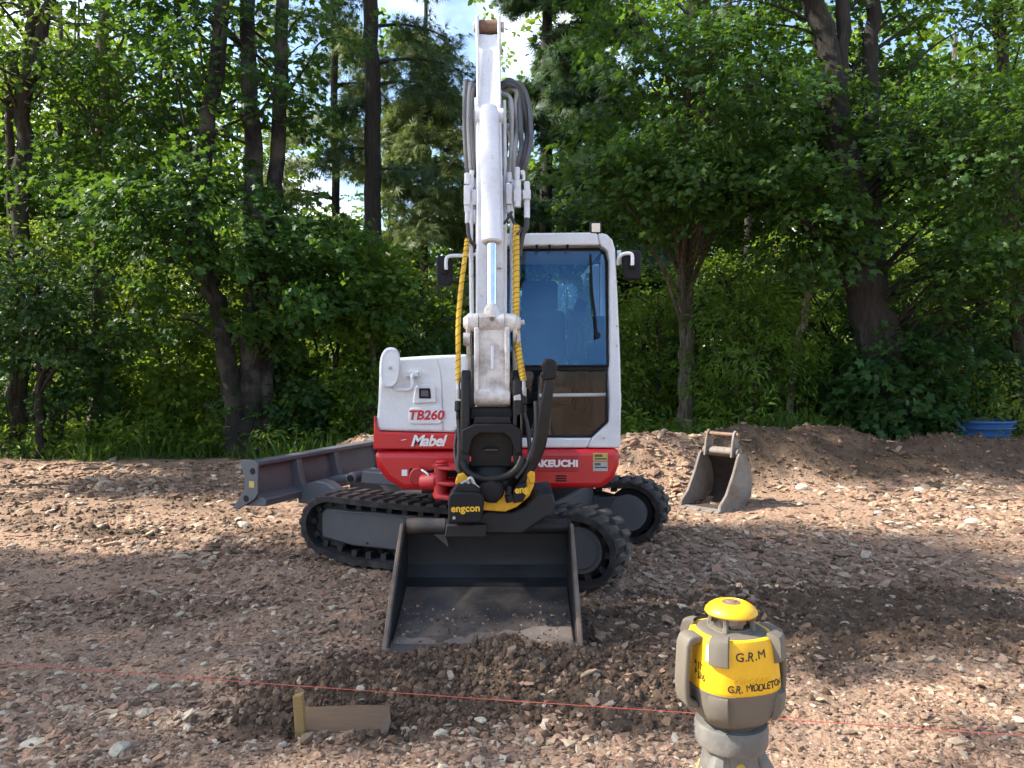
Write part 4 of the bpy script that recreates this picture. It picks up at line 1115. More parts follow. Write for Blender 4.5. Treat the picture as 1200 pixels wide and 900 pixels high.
hose('hose', [at(598, 250, 4.88), at(603, 262, 4.86), at(610, 268, 4.85), at(606, 275, 4.80)], .010, 'hose_black')
hose('hose', [at(590, 262, 4.88), at(594, 258, 4.86), at(600, 248, 4.86)], .009, 'hose_black')
hose('hose', [at(617, 256, 4.87), at(617, 266, 4.86), at(612, 276, 4.86), at(608, 300, 4.84)], .018, 'hose_black')
hose('hose', [at(572, 262, 4.96), at(571, 330, 4.92), at(574, 372, 4.80)], .012, 'hose_black')
hose('hose', [at(585, 290, 4.95), at(586, 340, 4.88), at(584, 380, 4.80)], .012, 'hose_black')
mb = MB(); a, b = at(581, 314, 4.74), at(588, 306, 4.74); mb.box(a[0], b[0], 4.74, 4.82, a[2], b[2]); mb.build('hose_clamp', MAT['arm_white'], EX, bev=.005)
# yellow wrapped hoses
def wrapped(pts, r, y_fit):
    P_ = catmull(pts, 16)
    m = MB(); m.tube(P_, r, 12); h = m.build('wrapped_hose', MAT['hose_yellow'], EX, smooth=60)
    # dark gaps of the spiral wrap
    sp_ = []
    tot = len(P_)
    up_ = Vector((0, 1, 0))
    for k in range(0, tot * 10):
        f = k / (tot * 10 - 1) * (tot - 1); i = min(int(f), tot - 2); p = P_[i].lerp(P_[i + 1], f - i)
        t = (P_[i + 1] - P_[i]).normalized(); n1 = t.cross(up_).normalized(); n2 = t.cross(n1)
        a = k / (tot * 10) * 2 * math.pi * WRAPS
        sp_.append(p + (n1 * math.cos(a) + n2 * math.sin(a)) * (r * 1.0))
    m = MB(); m.tube(sp_, .0022, 4); m.build('spiral_gap', MAT['hose_black'], h)
    e = P_[-1]
    m = MB(); m.tube([e, e + Vector((0, -.005, -.04)), e + Vector((0, -.005, -.041)), e + Vector((0.0, -.005, -.10))], [.012, .013, .018, .018], 10); m.build('hose_fitting', MAT['fitting_steel'], h)
WRAPS = 20
wrapped([at(547.5, 280, 4.84), at(545, 300, 4.80), at(540, 340, 4.72), at(537, 380, 4.66), at(537, 420, 4.62), at(537, 448, 4.60)], .0155, 0)
WRAPS = 36
wrapped([at(605, 264, 4.84), at(605, 300, 4.78), at(605, 345, 4.70), at(605, 380, 4.66), at(608, 415, 4.60), at(613.5, 446, 4.56)], .0205, 0)

# ---- tiltrotator
TY = 4.55
mb = MB()
for xa, xb in ((540, 551), (601, 612)):
    x0, x1 = at(xa, 0, TY)[0], at(xb, 0, TY)[0]
    mb.prism([(4.50, 1.16), (4.50, 1.30), (4.55, 1.50), (4.62, 1.56), (4.86, 1.36), (4.92, 1.18), (4.90, .95), (4.56, .90), (4.49, 1.0)], 'x', x0, x1)
tr_ = mb.build('tiltrotator', MAT['grease_black'], EX, bev=.012)
def tpart(name, mat, poly, y, depth, bev=.008, parent=tr_): return front_plate(name, MAT[mat], poly, y, depth, parent, bev)
tpart('hitch_plate', 'black_paint', [(541, 504), (556, 497), (600, 497), (611, 504), (611, 530), (604, 534), (598, 514), (590, 508), (562, 508), (554, 514), (549, 534), (541, 530)], 4.47, .05)
tpart('hitch_top', 'black_paint', [(552, 478), (600, 478), (602, 492), (550, 492)], 4.58, .16)
tpart('hitch_step', 'grease_black', [(556, 488), (598, 488), (600, 497), (554, 497)], 4.52, .10)
tpart('hitch_bar', 'bucket_worn', [(566, 526), (584, 526), (584, 529), (566, 529)], 4.55, .06)
for xa in (540.5, 608):
    tpart('red_lock', 'red_paint', [(xa + 6, 536), (xa + 11, 534), (xa + 12, 541), (xa + 6, 543)] if xa < 580 else [(xa - 8, 534), (xa - 3, 536), (xa - 3, 543), (xa - 9, 541)], 4.50, .03, .004)
mb = MB(); mb.prism([(4.62, .95), (4.62, 1.24), (4.70, 1.30), (4.88, 1.22), (4.88, .95)], 'x', -.262, .012); mb.build('hitch_shade_fill', MAT['grease_black'], tr_, bev=.01)  # dark block added to stand for the shade behind the hitch plates
mb = MB()                                                                   # rotor housing
mb.lathe([(.16, .74), (.205, .78), (.215, .86), (.205, .93), (.17, .98)], (-.125, 4.72, 0), 36); mb.build('rotor_housing', MAT['grease_black'], tr_)
ar = [at(541, 540, 4.47), at(548, 553, 4.45), at(562, 560, 4.44), at(578, 561, 4.44), at(594, 558, 4.44), at(606, 549, 4.45), at(612, 536, 4.47)]
mb = MB(); mb.tube(ar, .022, 10, 5); mb.build('rotor_guard', MAT['grease_black'], tr_)
# fittings hanging from the hitch sides
for px, py in ((537, 470), (613, 462)):
    mb = MB(); mb.cyl(at(px, py, 4.56), at(px, py + 12, 4.55), .022, n=12); mb.cyl(at(px, py + 12, 4.55), at(px, py + 22, 4.55), .014, n=10); mb.build('swivel_coupling', MAT['grease_black'], tr_, bev=.003)
hose('hydraulic_hose', [at(537, 490, 4.55), at(538.5, 520, 4.53), at(537, 548, 4.50), at(545, 566, 4.50)], .013, 'hose_black', parent=tr_)
hose('hydraulic_hose', [at(612, 480, 4.55), at(618, 500, 4.55), at(621, 540, 4.52), at(613, 565, 4.50)], .013, 'hose_black', parent=tr_)
hose('hydraulic_hose', [at(536, 505, 4.60), at(533, 525, 4.58), at(536, 552, 4.55)], .010, 'hose_black', parent=tr_)
mb = MB(); mb.cyl(at(536, 505, 4.58), at(533.5, 502, 4.57), .016, n=10); mb.build('hose_fitting', MAT['fitting_steel'], tr_)
tpart('side_bracket', 'worn_white', [(602, 464), (610, 462), (612, 478), (606, 490), (602, 480)], 4.52, .04, .006)
tpart('side_bracket', 'bucket_worn', [(605, 486), (611, 484), (612, 508), (604, 508)], 4.50, .03, .005)
# bowed black lever on the right
lv = [at(645, 432, 4.48), at(643, 452, 4.47), at(638, 485, 4.47), at(633, 520, 4.48), at(622, 548, 4.50), at(606, 574, 4.52)]
P_ = catmull(lv, 6); mb = MB()
vs, fs = [], []
for i, p in enumerate(P_):
    f = i / (len(P_) - 1); t = (P_[min(i + 1, len(P_) - 1)] - P_[max(i - 1, 0)]).normalized(); nn = Vector((t.z, 0, -t.x)).normalized()
    w = .017 + .018 * math.sin(math.pi * min(1, f * 1.05)); w = max(w, .016)
    for sgn, dy in ((-1, -.035), (1, -.035), (1, .035), (-1, .035)): vs.append(p + nn * w * sgn + Vector((0, dy, 0)))
for i in range(len(P_) - 1):
    for k in range(4): a = i * 4 + k; b = i * 4 + (k + 1) % 4; fs.append((a, b, b + 4, a + 4))
fs += [(3, 2, 1, 0), tuple(len(vs) - 4 + k for k in range(4))]
mb.add(vs, fs); gl_ = mb.build('gripper_lever', MAT['grease_black'], tr_, bev=.008)
mb = MB(); c0 = Vector(at(643.5, 432, 4.48))
mb.prism([(c0.x - .034, c0.z - .07), (c0.x + .038, c0.z - .062), (c0.x + .044, c0.z + .02), (c0.x + .026, c0.z + .055), (c0.x - .022, c0.z + .06), (c0.x - .042, c0.z + .03)], 'y', 4.43, 4.56); mb.build('lever_head', MAT['black_paint'], gl_, bev=.012)
mb = MB()
for dz in (.02, -.035): mb.cyl((c0.x - .050, 4.49, c0.z + dz), (c0.x + .054, 4.49, c0.z + dz), .014, n=12)
mb.build('lever_pin', MAT['bucket_worn'], gl_)
hose('lever_hose', [at(628, 470, 4.52), at(628, 510, 4.50), at(618, 540, 4.48), at(604, 560, 4.47)], .015, 'hose_black', parent=gl_)
# yellow lower casting, motor, covers
tpart('yellow_casting', 'tilt_yellow', [(563, 582), (560, 598), (578, 599), (592, 600), (606, 594), (620, 582), (626, 569), (624, 552), (618, 556), (616, 572), (606, 582), (594, 583), (592, 576), (586, 575), (582, 590), (567, 586)], 4.47, .20)
tpart('yellow_casting', 'tilt_yellow', [(533, 565), (536, 556), (547, 553), (553, 562), (556, 574), (536, 574)], 4.46, .10, .010)
tpart('yellow_casting', 'tilt_yellow', [(617, 556), (622, 551), (627, 554), (627, 566), (621, 568)], 4.46, .12, .010)
mb = MB(); c0 = Vector(at(575.5, 575, 4.42))
mb.lathe([(.060, 0.12), (.074, .08), (.076, .03), (.066, .012), (.058, .010), (.056, .0), (.03, -.004)], n=28, M=Matrix.Translation(c0) @ Matrix.Rotation(-math.pi / 2, 4, 'X')); mb.build('rotator_motor', MAT['black_plastic'], tr_)
cv = tpart('cover_box', 'black_plastic', [(525, 590), (526, 580), (531, 577), (560, 577), (566, 582), (567, 590), (564, 613), (525, 614)], 4.34, .24, .012)
tpart('cover_lid', 'black_plastic', [(529, 578), (535, 569), (556, 569), (564, 577)], 4.36, .20, .010)
text('engcon_lettering', 'engcon', 0.056, MAT['letter_yellow'], cv, on_front(545.5, 596, 4.3385, .03), offset=0.0016, spacing=1.02)
mb = MB(); a = at(532, 607, 4.335); mb.cyl(a, (a[0], 4.345, a[2]), .009, n=8); mb.build('cover_bolt', MAT['fitting_steel'], cv)
c2 = tpart('cover_panel', 'black_plastic', [(602, 590), (601, 576), (606, 569), (617, 565), (617, 578), (613, 588)], 4.44, .05, .006)
text('engcon_lettering', 'eng', 0.055, MAT['letter_yellow'], c2, on_front(611, 574, 4.4385, .12), offset=0.002)
hose('hydraulic_hose', [at(546, 566, 4.44), at(552, 560, 4.42), at(556, 568, 4.42), at(562, 572, 4.44)], .011, 'fitting_steel', parent=tr_)
hose('hydraulic_hose', [at(540, 568, 4.44), at(547, 564, 4.42), at(553, 572, 4.43)], .010, 'hose_pale', parent=tr_)
mb = MB(); mb.cyl(at(596, 580, 4.45), at(598, 588, 4.45), .024, n=12); mb.cyl(at(597, 570, 4.46), at(596, 580, 4.45), .018, n=12); mb.build('coupling', MAT['black_plastic'], tr_)
# quick coupler below
mb = MB()
mb.prism(px2([(560, 602), (572, 598), (600, 601), (615, 594), (628, 580), (648, 578), (651, 590), (649, 606), (640, 607), (612, 626), (560, 626)], 4.50), 'y', 4.50, 4.98)
qc = mb.build('quick_coupler', MAT['bucket_dark'], tr_, bev=.014)
mb = MB(); mb.prism(px2([(524, 612), (570, 612), (570, 627), (522, 627)], 4.52), 'y', 4.45, 4.93); mb.build('coupler_foot', MAT['bucket_dark'], qc, bev=.008)

# ---- bucket
BX0, BX1 = -0.700, 0.378
bin_ = [(4.25, .012), (4.55, .075), (4.88, .175), (4.955, .215), (5.005, .285), (5.02, .38), (4.99, .52)]
bout = [(4.99, .55), (5.06, .50), (5.07, .36), (5.05, .25), (4.98, .165), (4.60, .045), (4.25, -.012)]
mb = MB(); mb.prism(bin_ + bout, 'x', BX0, BX1)
bk = mb.build('bucket', MAT['bucket_dark'], EX, smooth=25)
mb = MB()
mb.prism([(4.30, .024), (4.55, .077), (4.87, .173), (4.87, .178), (4.55, .082), (4.30, .030)], 'x', BX0 + .03, BX1 - .03); mb.build('worn_floor', MAT['bucket_worn'], bk)
mb = MB(); nd = 70; vs = []
for k in range(nd + 1):                                        # dried soil smeared along the lip, with a ragged edge
    xk = BX0 + .035 + (BX1 - BX0 - .07) * k / nd; ye = 4.40 + .11 * float(fbm(xk * 5, 3.3, 17, 4, .6)) + .05 * math.sin(xk * 4)
    vs += [(xk, 4.285, .0310), (xk, ye, float(np.interp(ye, [4.30, 4.55, 4.87], [.0325, .0845, .1805])))]
mb.add(vs, [(2 * k, 2 * k + 2, 2 * k + 3, 2 * k + 1) for k in range(nd)]); mb.build('dust_layer', MAT['bucket_dust'], bk, recalc=False)
for x in (BX0, BX1):
    mb = MB()
    s0, s1 = (x - .002, x + .022) if x < 0 else (x - .022, x + .002)
    mb.prism([(4.22, .0), (4.24, .035), (4.42, .20), (4.72, .43), (4.895, .565), (4.95, .592), (5.0, .58), (5.07, .50), (5.085, .36), (5.06, .24), (4.98, .15), (4.60, .03), (4.25, -.015)], 'x', s0, s1)
    sp2 = mb.build('side_plate', MAT['bucket_dark'], bk, bev=.004)
    mb = MB(); mb.tube([(x, 4.225, .015), (x, 4.245, .045), (x, 4.42, .208), (x, 4.72, .438), (x, 4.89, .57)], [.017, .016, .015, .014, .013], 6); mb.build('edge_strip', MAT['bucket_edge'], sp2)
mb = MB(); mb.prism([(4.20, -.010), (4.20, .006), (4.245, .024), (4.32, .036), (4.32, -.012)], 'x', BX0 - .012, BX1 + .012); mb.build('cutting_edge', MAT['bucket_worn'], bk, bev=.003)
mb = MB(); mb.cyl((BX0 + .02, 4.955, .545), (BX1 - .02, 4.955, .545), .048, n=24); mb.build('top_tube', MAT['bucket_dark'], bk)
mb = MB(); mb.tube([(BX0 + .023, 4.955, .545), (BX0 + .27, 4.955, .545)], .0495, 24); mb.prism([(BX0 + .20, .50), (BX0 + .275, .50), (BX0 + .29, .42)], 'y', 4.92, 4.94); mb.build('worn_tube_end', MAT['bucket_worn'], bk)
# soil left lying in the bucket
def bucket_soil():
    n = 900
    x = rng.uniform(BX0 + .04, BX1 - .04, n); y = 4.25 + .44 * rng.random(n) ** 2.0 + .05 * np.sin(x * 7)
    z = np.interp(y, [4.25, 4.55, 4.88], [.016, .082, .178])
    s = .006 + .020 * rng.random(n) ** 4
    S = np.stack([s * 1.6, s * 1.2, s * .8], -1); R = rng.random((n, 3)) * 6.28
    o = scatter('loose_soil', np.stack([x, y, z], -1) - np.array(ORG), S, R, [rock_mesh('soil_piece', 500 + k, MAT['gravel_stone' if k % 2 else 'soil_clod']) for k in range(4)], None, None)
    o.parent = bk
bucket_soil()

# ------------------------------------------------------------------ spare digging bucket standing on the rubble
gz = float(ground_h(2.35, 8.7))
SB = empty('digging_bucket', (2.33, 8.72, gz))
tag(SB, 'worn grey digging bucket standing upright by the earth heap', 'bucket')
SM = Matrix.Translation(ORG) @ Matrix.Rotation(math.radians(-46), 4, 'Z')          # its mouth looks to the camera and a little left
W2 = 0.245
# side outline (y towards the back, z up); mouth is the line from the lip (front, low) to the hinge (top)
side = [(-.36, .0), (-.30, -.02), (.16, .0), (.30, .10), (.33, .28), (.27, .46), (.18, .58), (.05, .60), (.02, .56), (-.07, .38), (-.22, .16), (-.35, .06)]
for s in (-1, 1):
    mb = MB(); mb.prism(side, 'x', s * W2 - .012, s * W2 + .012, SM)
    sp3 = mb.build('side_plate', MAT['old_bucket'], SB, bev=.005)
    mb = MB(); mb.tube([SM @ Vector((s * W2, y, z)) for y, z in [(-.36, .01), (-.35, .06), (-.22, .16), (-.07, .38), (.03, .57)]], [.022, .02, .018, .018, .016], 6); mb.build('edge_strip', MAT['old_bucket'], sp3)
    mb = MB(); mb.prism([(.00, .55), (.03, .72), (.06, .82), (.10, .85), (.14, .83), (.15, .76), (.17, .60), (.18, .56)], 'x', s * (W2 - .075) - .013, s * (W2 - .075) + .013, SM); mb.build('hanger_ear', MAT['old_bucket'], SB, bev=.006)
inner = [(-.34, .012), (.15, .018), (.28, .11), (.31, .28), (.25, .45), (.16, .565), (.04, .585)]
outer = [(.05, .605), (.18, .585), (.275, .463), (.335, .28), (.305, .10), (.16, -.006), (-.34, -.018)]
mb = MB(); mb.prism(inner + outer, 'x', -W2 + .013, W2 - .013, SM); shell = mb.build('bucket_shell', MAT['old_bucket_inside'], SB, smooth=40)
mb = MB(); mb.prism([(-.42, -.012), (-.42, .006), (-.33, .022), (-.30, .02), (-.30, -.022)], 'x', -W2 - .02, W2 + .02, SM); mb.build('cutting_lip', MAT['old_bucket'], SB, bev=.004)
mb = MB(); mb.cyl(SM @ Vector((-W2 + .02, .10, .60)), SM @ Vector((W2 - .02, .10, .60)), .055, n=20); mb.build('cross_tube', MAT['old_bucket'], SB)
mb = MB(); mb.cyl(SM @ Vector((-W2 + .03, .10, .80)), SM @ Vector((W2 - .03, .10, .80)), .024, n=14); mb.build('hanger_pin', MAT['rust_pin'], SB)
mb = MB()
for k in range(3):
    mb = MB(); mb.prism([(-.455, -.004), (-.455, .006), (-.40, .020), (-.37, .010), (-.37, -.014)], 'x', -.17 + .17 * k - .03, -.17 + .17 * k + .03, SM); mb.build('tooth', MAT['old_bucket'], SB, bev=.003)

# ------------------------------------------------------------------ blue tub behind the heap
ty, tx = 12.0, 7.30
tz = float(ground_h(tx, ty))
TB = empty('feed_tub', (tx, ty, tz))
tag(TB, 'round blue plastic tub behind the earth bank', 'tub')
top = 0.715 - tz
mb = MB(); mb.lathe([(.02, .0), (.36, .0), (.385, .02), (.41, top * .45), (.425, top * .46), (.428, top * .52), (.418, top * .54), (.455, top - .05), (.475, top - .045), (.488, top - .02), (.485, top), (.465, top), (.44, top - .04), (.385, .05), (.02, .04)], ORG, 40)
mb.build('tub_body', MAT['tub_blue'], TB, smooth=30)
for s in (-1, 1):
    mb = MB(); mb.prism([(tx + s * .44, tz + top - .05), (tx + s * .52, tz + top - .055), (tx + s * .52, tz + top - .025), (tx + s * .44, tz + top - .02)], 'y', ty - .12, ty + .04); mb.build('handle_block', MAT['tub_blue'], TB, bev=.008)
    mb = MB(); mb.tube([(tx + s * .50, ty - .10, tz + top - .05), (tx + s * .535, ty - .12, tz + top - .12), (tx + s * .53, ty - .03, tz + top - .15), (tx + s * .50, ty + .02, tz + top - .05)], .012, 8, 5); mb.build('rope_handle', MAT['hose_black'], TB)
mb = MB(); mb.tube([(tx + .472 * math.cos(a), ty + .472 * math.sin(a), tz + top - .115) for a in np.linspace(0, 6.2832, 41)], .012, 6, caps=False); mb.build('tub_band', MAT['tub_blue'], TB)

# ------------------------------------------------------------------ board and stake in the spoil
by = 3.37
p0, p1 = at(358, 834, by), at(457, 836, by + .05)
bz_ = (p0[2] + p1[2]) / 2
WB = empty('wooden_board', ((p0[0] + p1[0]) / 2, by, bz_ - .09))
tag(WB, 'sawn wooden board half buried in the dug soil below the string', 'board')
M = Matrix.Translation(((p0[0] + p1[0]) / 2, by + .02, bz_ - .030)) @ Matrix.Rotation(math.radians(7), 4, 'Z') @ Matrix.Rotation(math.radians(-58), 4, 'X') @ Matrix.Rotation(math.radians(1.5), 4, 'Y')
mb = MB(); mb.prism([(-.20, -.085), (.175, -.085), (.190, -.02), (.180, .060), (.05, .066), (-.20, .062)], 'y', -.011, .011, M); mb.build('plank', MAT['board_wood'], WB, bev=.004)
sx = at(351, 834, 3.31)
WS = empty('wooden_stake', (sx[0], 3.31, sx[2] - .10))
tag(WS, 'short upright wooden stake at the left end of the buried board', 'stake')
M = Matrix.Translation((sx[0], 3.31, sx[2])) @ Matrix.Rotation(math.radians(-3), 4, 'Y')
mb = MB(); mb.prism([(-.021, .072), (.019, .078), (.021, -.10), (.004, -.19), (-.008, -.19), (-.020, -.10)], 'y', -.018, .018, M); mb.build('stake_post', MAT['stake_wood'], WS, bev=.003)

# ------------------------------------------------------------------ string line
a, b = Vector((-2.49, 3.73, .140)), Vector((2.01, 3.00, .142))
d = (b - a)
pts = [a - d * .6, a, a + d * .28 + Vector((0, .0, -.006)), a + d * .5 + Vector((0, 0, -.006)), a + d * .68 + Vector((0, 0, -.004)), b, b + d * .6]
ORG = Vector(pts[0])
mb = MB(); mb.tube(pts, .0018, 6, 8)
sl = mb.build('string_line', MAT['string_red'], None)
tag(sl, 'thin red builders string stretched low across the foreground', 'string')

# ------------------------------------------------------------------ rotating laser level on its tripod
LY, LX = 1.36, 0.388
lz = lambda py: CAM_H - (py - HORIZON) / FOC * LY
lr = lambda w: w / FOC * LY
gz = float(ground_h(LX, LY))
LT = empty('tripod', (LX, LY, gz))
tag(LT, 'grey tripod head carrying the yellow laser level', 'tripod')
C = (LX, LY, 0)
mb = MB(); mb.lathe([(lr(34), lz(871)), (lr(40), lz(869)), (lr(41.5), lz(865)), (lr(42), lz(847)), (lr(40.5), lz(843)), (lr(30), lz(842))], C, 36); hd = mb.build('head_plate', MAT['tripod_grey'], LT, smooth=30)
mb = MB(); mb.lathe([(lr(26), lz(915)), (lr(31), lz(904)), (lr(29), lz(886)), (lr(28), lz(875)), (lr(30), lz(870))], C, 24, p=3); mb.build('leg_hub', MAT['tripod_grey'], LT, smooth=40)
for k in range(3):
    t = math.radians(90 + 120 * k + 20)
    dx, dy = math.cos(t), math.sin(t)
    top_ = Vector((LX + .036 * dx, LY + .036 * dy, lz(878))); foot = Vector((LX + .50 * dx, LY + .50 * dy, gz - .02))
    mb = MB(); mb.tube([top_ + Vector((0, 0, .012)), top_ + (foot - top_) * .04, top_ + (foot - top_) * .09], [.014, .022, .020], 8); mb.build('hinge_cap', MAT['tripod_grey'], LT)
    mb = MB(); mb.tube([top_ + (foot - top_) * .06, top_ + (foot - top_) * .55], .021, 6); lg = mb.build('leg', MAT['tripod_yellow'], LT)
    mb = MB(); mb.tube([top_ + (foot - top_) * .5, foot], [.015, .012], 6); mb.build('lower_leg', MAT['tripod_grey'], lg)
mb = MB(); mb.cyl((LX + .004, LY - lr(26), lz(886)), (LX + .004, LY - lr(40), lz(892)), lr(6), n=10); mb.build('clamp_knob', MAT['tripod_yellow'], LT)

LL = empty('laser_level', (LX, LY, lz(843)))
tag(LL, 'yellow and grey rotating laser level in the foreground', 'laser level')
LM = Matrix.Translation((LX, LY, 0)) @ Matrix.Rotation(math.radians(15), 4, 'Z')
PW = 2.7
def lathe_l(name, mat, prof, n=56, p=PW, smooth=30):
    m = MB(); m.lathe([(lr(r) * .96, lz(py - .28 * r)) for r, py in prof], n=n, p=p, M=LM); return m.build(name, MAT[mat], LL, smooth=smooth)
lathe_l('base_neck', 'laser_dark', [(33, 858), (34, 852), (32, 846)], 40, 2)
lathe_l('lower_housing', 'laser_grey', [(32, 849), (37, 848), (43, 844), (47.5, 837), (50.5, 826), (52, 815), (53, 811.5), (53.2, 810), (52, 809)])
lathe_l('yellow_housing', 'laser_yellow', [(51, 812), (52.6, 809.5), (53, 806), (51.5, 790), (49.5, 770), (47.5, 757), (45, 750), (42, 748)])
lathe_l('shoulder', 'laser_grey', [(46, 757), (44.5, 752), (41, 748), (36, 745), (31, 743), (27, 742), (26, 741)], p=2.4)
lathe_l('head_ring', 'laser_grey', [(25, 744), (25, 738), (21, 737)], 40, 2)
lathe_l('glass_window', 'laser_glass', [(21.5, 743), (21.5, 716), (21, 715)], 36, 2)
lathe_l('prism_head', 'fitting_steel', [(8, 738), (8, 730), (11, 729), (11, 720), (6, 718)], 20, 2)
lathe_l('cap', 'laser_yellow', [(22, 725), (30, 726.5), (31.5, 725), (31, 722.5), (27, 717), (22, 712.5), (16.5, 709.5), (16, 710), (2, 706)], 48, 2)
lathe_l('cap_boss', 'rust_pin', [(12, 710), (11, 708), (7, 706.5), (5, 704.5), (1, 703.5)], 24, 2)
for k in range(4):
    t = math.radians(45 + 90 * k + 15)
    q = Vector((math.cos(t), math.sin(t), 0)); c_ = Vector((LX, LY, 0))
    mb = MB(); mb.tube([c_ + q * lr(25.5) + Vector((0, 0, lz(735))), c_ + q * lr(24) + Vector((0, 0, lz(726))), c_ + q * lr(26.5) + Vector((0, 0, lz(717)))], [lr(4), lr(3), lr(2.6)], 6, 3); mb.build('head_post', MAT['laser_grey'], LL)
def body_r(t, r):
    ca, sa = math.cos(t), math.sin(t)
    return lr(r) * .96 * (abs(ca) ** PW + abs(sa) ** PW) ** (-1 / PW)
def shell_pt(t, r, py):
    q = body_r(t, r); return LM @ Vector((q * math.cos(t), q * math.sin(t), lz(py - .28 * r)))
# corner bumpers, top and bottom, four of each
for k in range(4):
    tc_ = math.radians(-45 + 90 * k)
    for name, rows in (('upper_bumper', [(42, 743.5), (49, 746), (54.5, 750), (56.5, 757), (57, 777), (53.0, 778), (47, 757)]),
                       ('lower_bumper', [(50, 810.5), (57.5, 813), (58.5, 819), (56.5, 834), (52.0, 842), (46, 843)])):
        m = MB(); vs, fs = [], []
        ts = [tc_ + math.radians(a) for a in (-12, -10.5, -4, 4, 10.5, 12)]
        for i, (r, py) in enumerate(rows):
            for j, t in enumerate(ts):
                rr = r if 0 < j < len(ts) - 1 else min(r, np.interp(py, [745, 757, 770, 790, 806, 815, 826, 838, 845], [42, 47.5, 49.5, 51.5, 53, 52, 50.5, 49, 46]) - .6)
                vs.append(shell_pt(t, rr, py))
        nn = len(ts)
        for i in range(len(rows) - 1):
            for j in range(nn - 1): a = i * nn + j; fs.append((a, a + 1, a + nn + 1, a + nn))
        m.add(vs, fs); m.build(name, MAT['laser_grey'], LL, smooth=40, recalc=True)
# carrying handles left and right
for s in (-1, 1):
    m = MB()
    prof_h = [(43, 744), (50, 737), (60, 738), (64.5, 746), (66, 770), (66.5, 800), (64, 818), (57, 824), (49, 820)]
    oc = [(42, 738), (54, 736.5), (61, 739.5), (64.5, 748), (67, 790), (66, 806), (63, 816), (48, 820)]
    ic = [(48, 812), (57, 809), (59.5, 803), (60, 790), (58, 752), (56, 747), (50, 745.5), (42, 746)]
    m.prism([(s * lr(r), lz(py)) for r, py in oc + ic], 'y', -lr(13), lr(13), LM); m.build('carry_handle', MAT['laser_grey'], LL, bev=.004, seg=3, smooth=50)
# hand lettering, wrapped on the housing
def wrapped_text(name, body, px, py, size_px, mat, jitter=0.0, ang0=-15.0, size_x=1.0, bold=0.0, out=.0006, slope=0.0, sp=1.0):
    x = 0.0; m = MB(); rj = random.Random(3)
    glyphs = []
    for ch in body:
        if ch == ' ': x += .32; glyphs.append(None); continue
        vs, fs = text_mesh(ch, 1.0, extrude=.004, offset=0.0 if ch in 'MN' else bold, sx=size_x)
        x0, x1 = min(v.x for v in vs), max(v.x for v in vs)
        r_ = rj.uniform(-jitter, jitter); c, s = math.cos(r_), math.sin(r_); sc = 1 + rj.uniform(-jitter, jitter) * .7; dy = rj.uniform(-jitter, jitter) * .35
        glyphs.append(([Vector(((v.x - x0) * c - v.y * s + x, (v.y * c + (v.x - x0) * s) * sc + dy, v.z)) for v in vs], fs))
        x += (x1 - x0 + .13) * sp
    for g in glyphs:
        if g is None: continue
        pts_ = []
        for v in g[0]:
            u = (v.x - x / 2) * size_px; w = v.y * size_px + slope * u
            pyy = py - w
            rad = np.interp(pyy, [757, 770, 790, 806, 809], [47.5, 49.5, 51.5, 53, 52.6])
            t = -math.pi / 2 + math.radians(ang0) + (px + u) / rad
            p_ = shell_pt(t, rad, pyy); nrm = (p_ - Vector((LX, LY, p_.z))).normalized()
            pts_.append(p_ + nrm * (out + v.z * .05))
        m.add(pts_, g[1])
    return m.build(name, MAT[mat], LL, smooth=0, recalc=False)
wrapped_text('ink_lettering', 'G.R.M', 10.5, 765.5, 13.5, 'ink', .16, bold=.006, size_x=1.05)
wrapped_text('ink_lettering', 'G.R. MIDDLETON', 18, 800.5, 10.8, 'ink', .20, bold=.012, size_x=.92, slope=.0, sp=.84)
wrapped_text('embossed_lettering', 'TOPCON', 8, 793.5, 9, 'laser_yellow', 0, bold=.02, out=.0010, size_x=1.1)
wrapped_text('ink_lettering', 'AJT', -55, 783, 9, 'ink', .2, bold=.008, slope=-.12)
wrapped_text('ink_lettering', 'PJ36', -52, 794, 9.5, 'ink', .2, bold=.008, slope=-.2)
m = MB()
vs = [shell_pt(-math.pi / 2 - q, np.interp(py, [757, 770, 790], [47.5, 49.5, 51.5]) + .35, py) for py in (757, 765, 775) for q in (1.00, 1.06, 1.12)]
m.add(vs, [(0, 1, 4, 3), (1, 2, 5, 4), (3, 4, 7, 6), (4, 5, 8, 7)]); m.build('type_label', MAT['letter_white'], LL, smooth=0)
SHADE = [(-10.0, 12.4, 2.2, 1.34, 'tall leafy tree at the wood corner beyond the left picture edge'),
         (-14.5, 4.0, 4.0, 1.0, 'leafy tree farther left of the clearing, behind the lone tree outside the picture'),
         (-10.2, 9.9, 3.0, .58, 'small leafy tree nearest the left picture edge, outside the picture')]

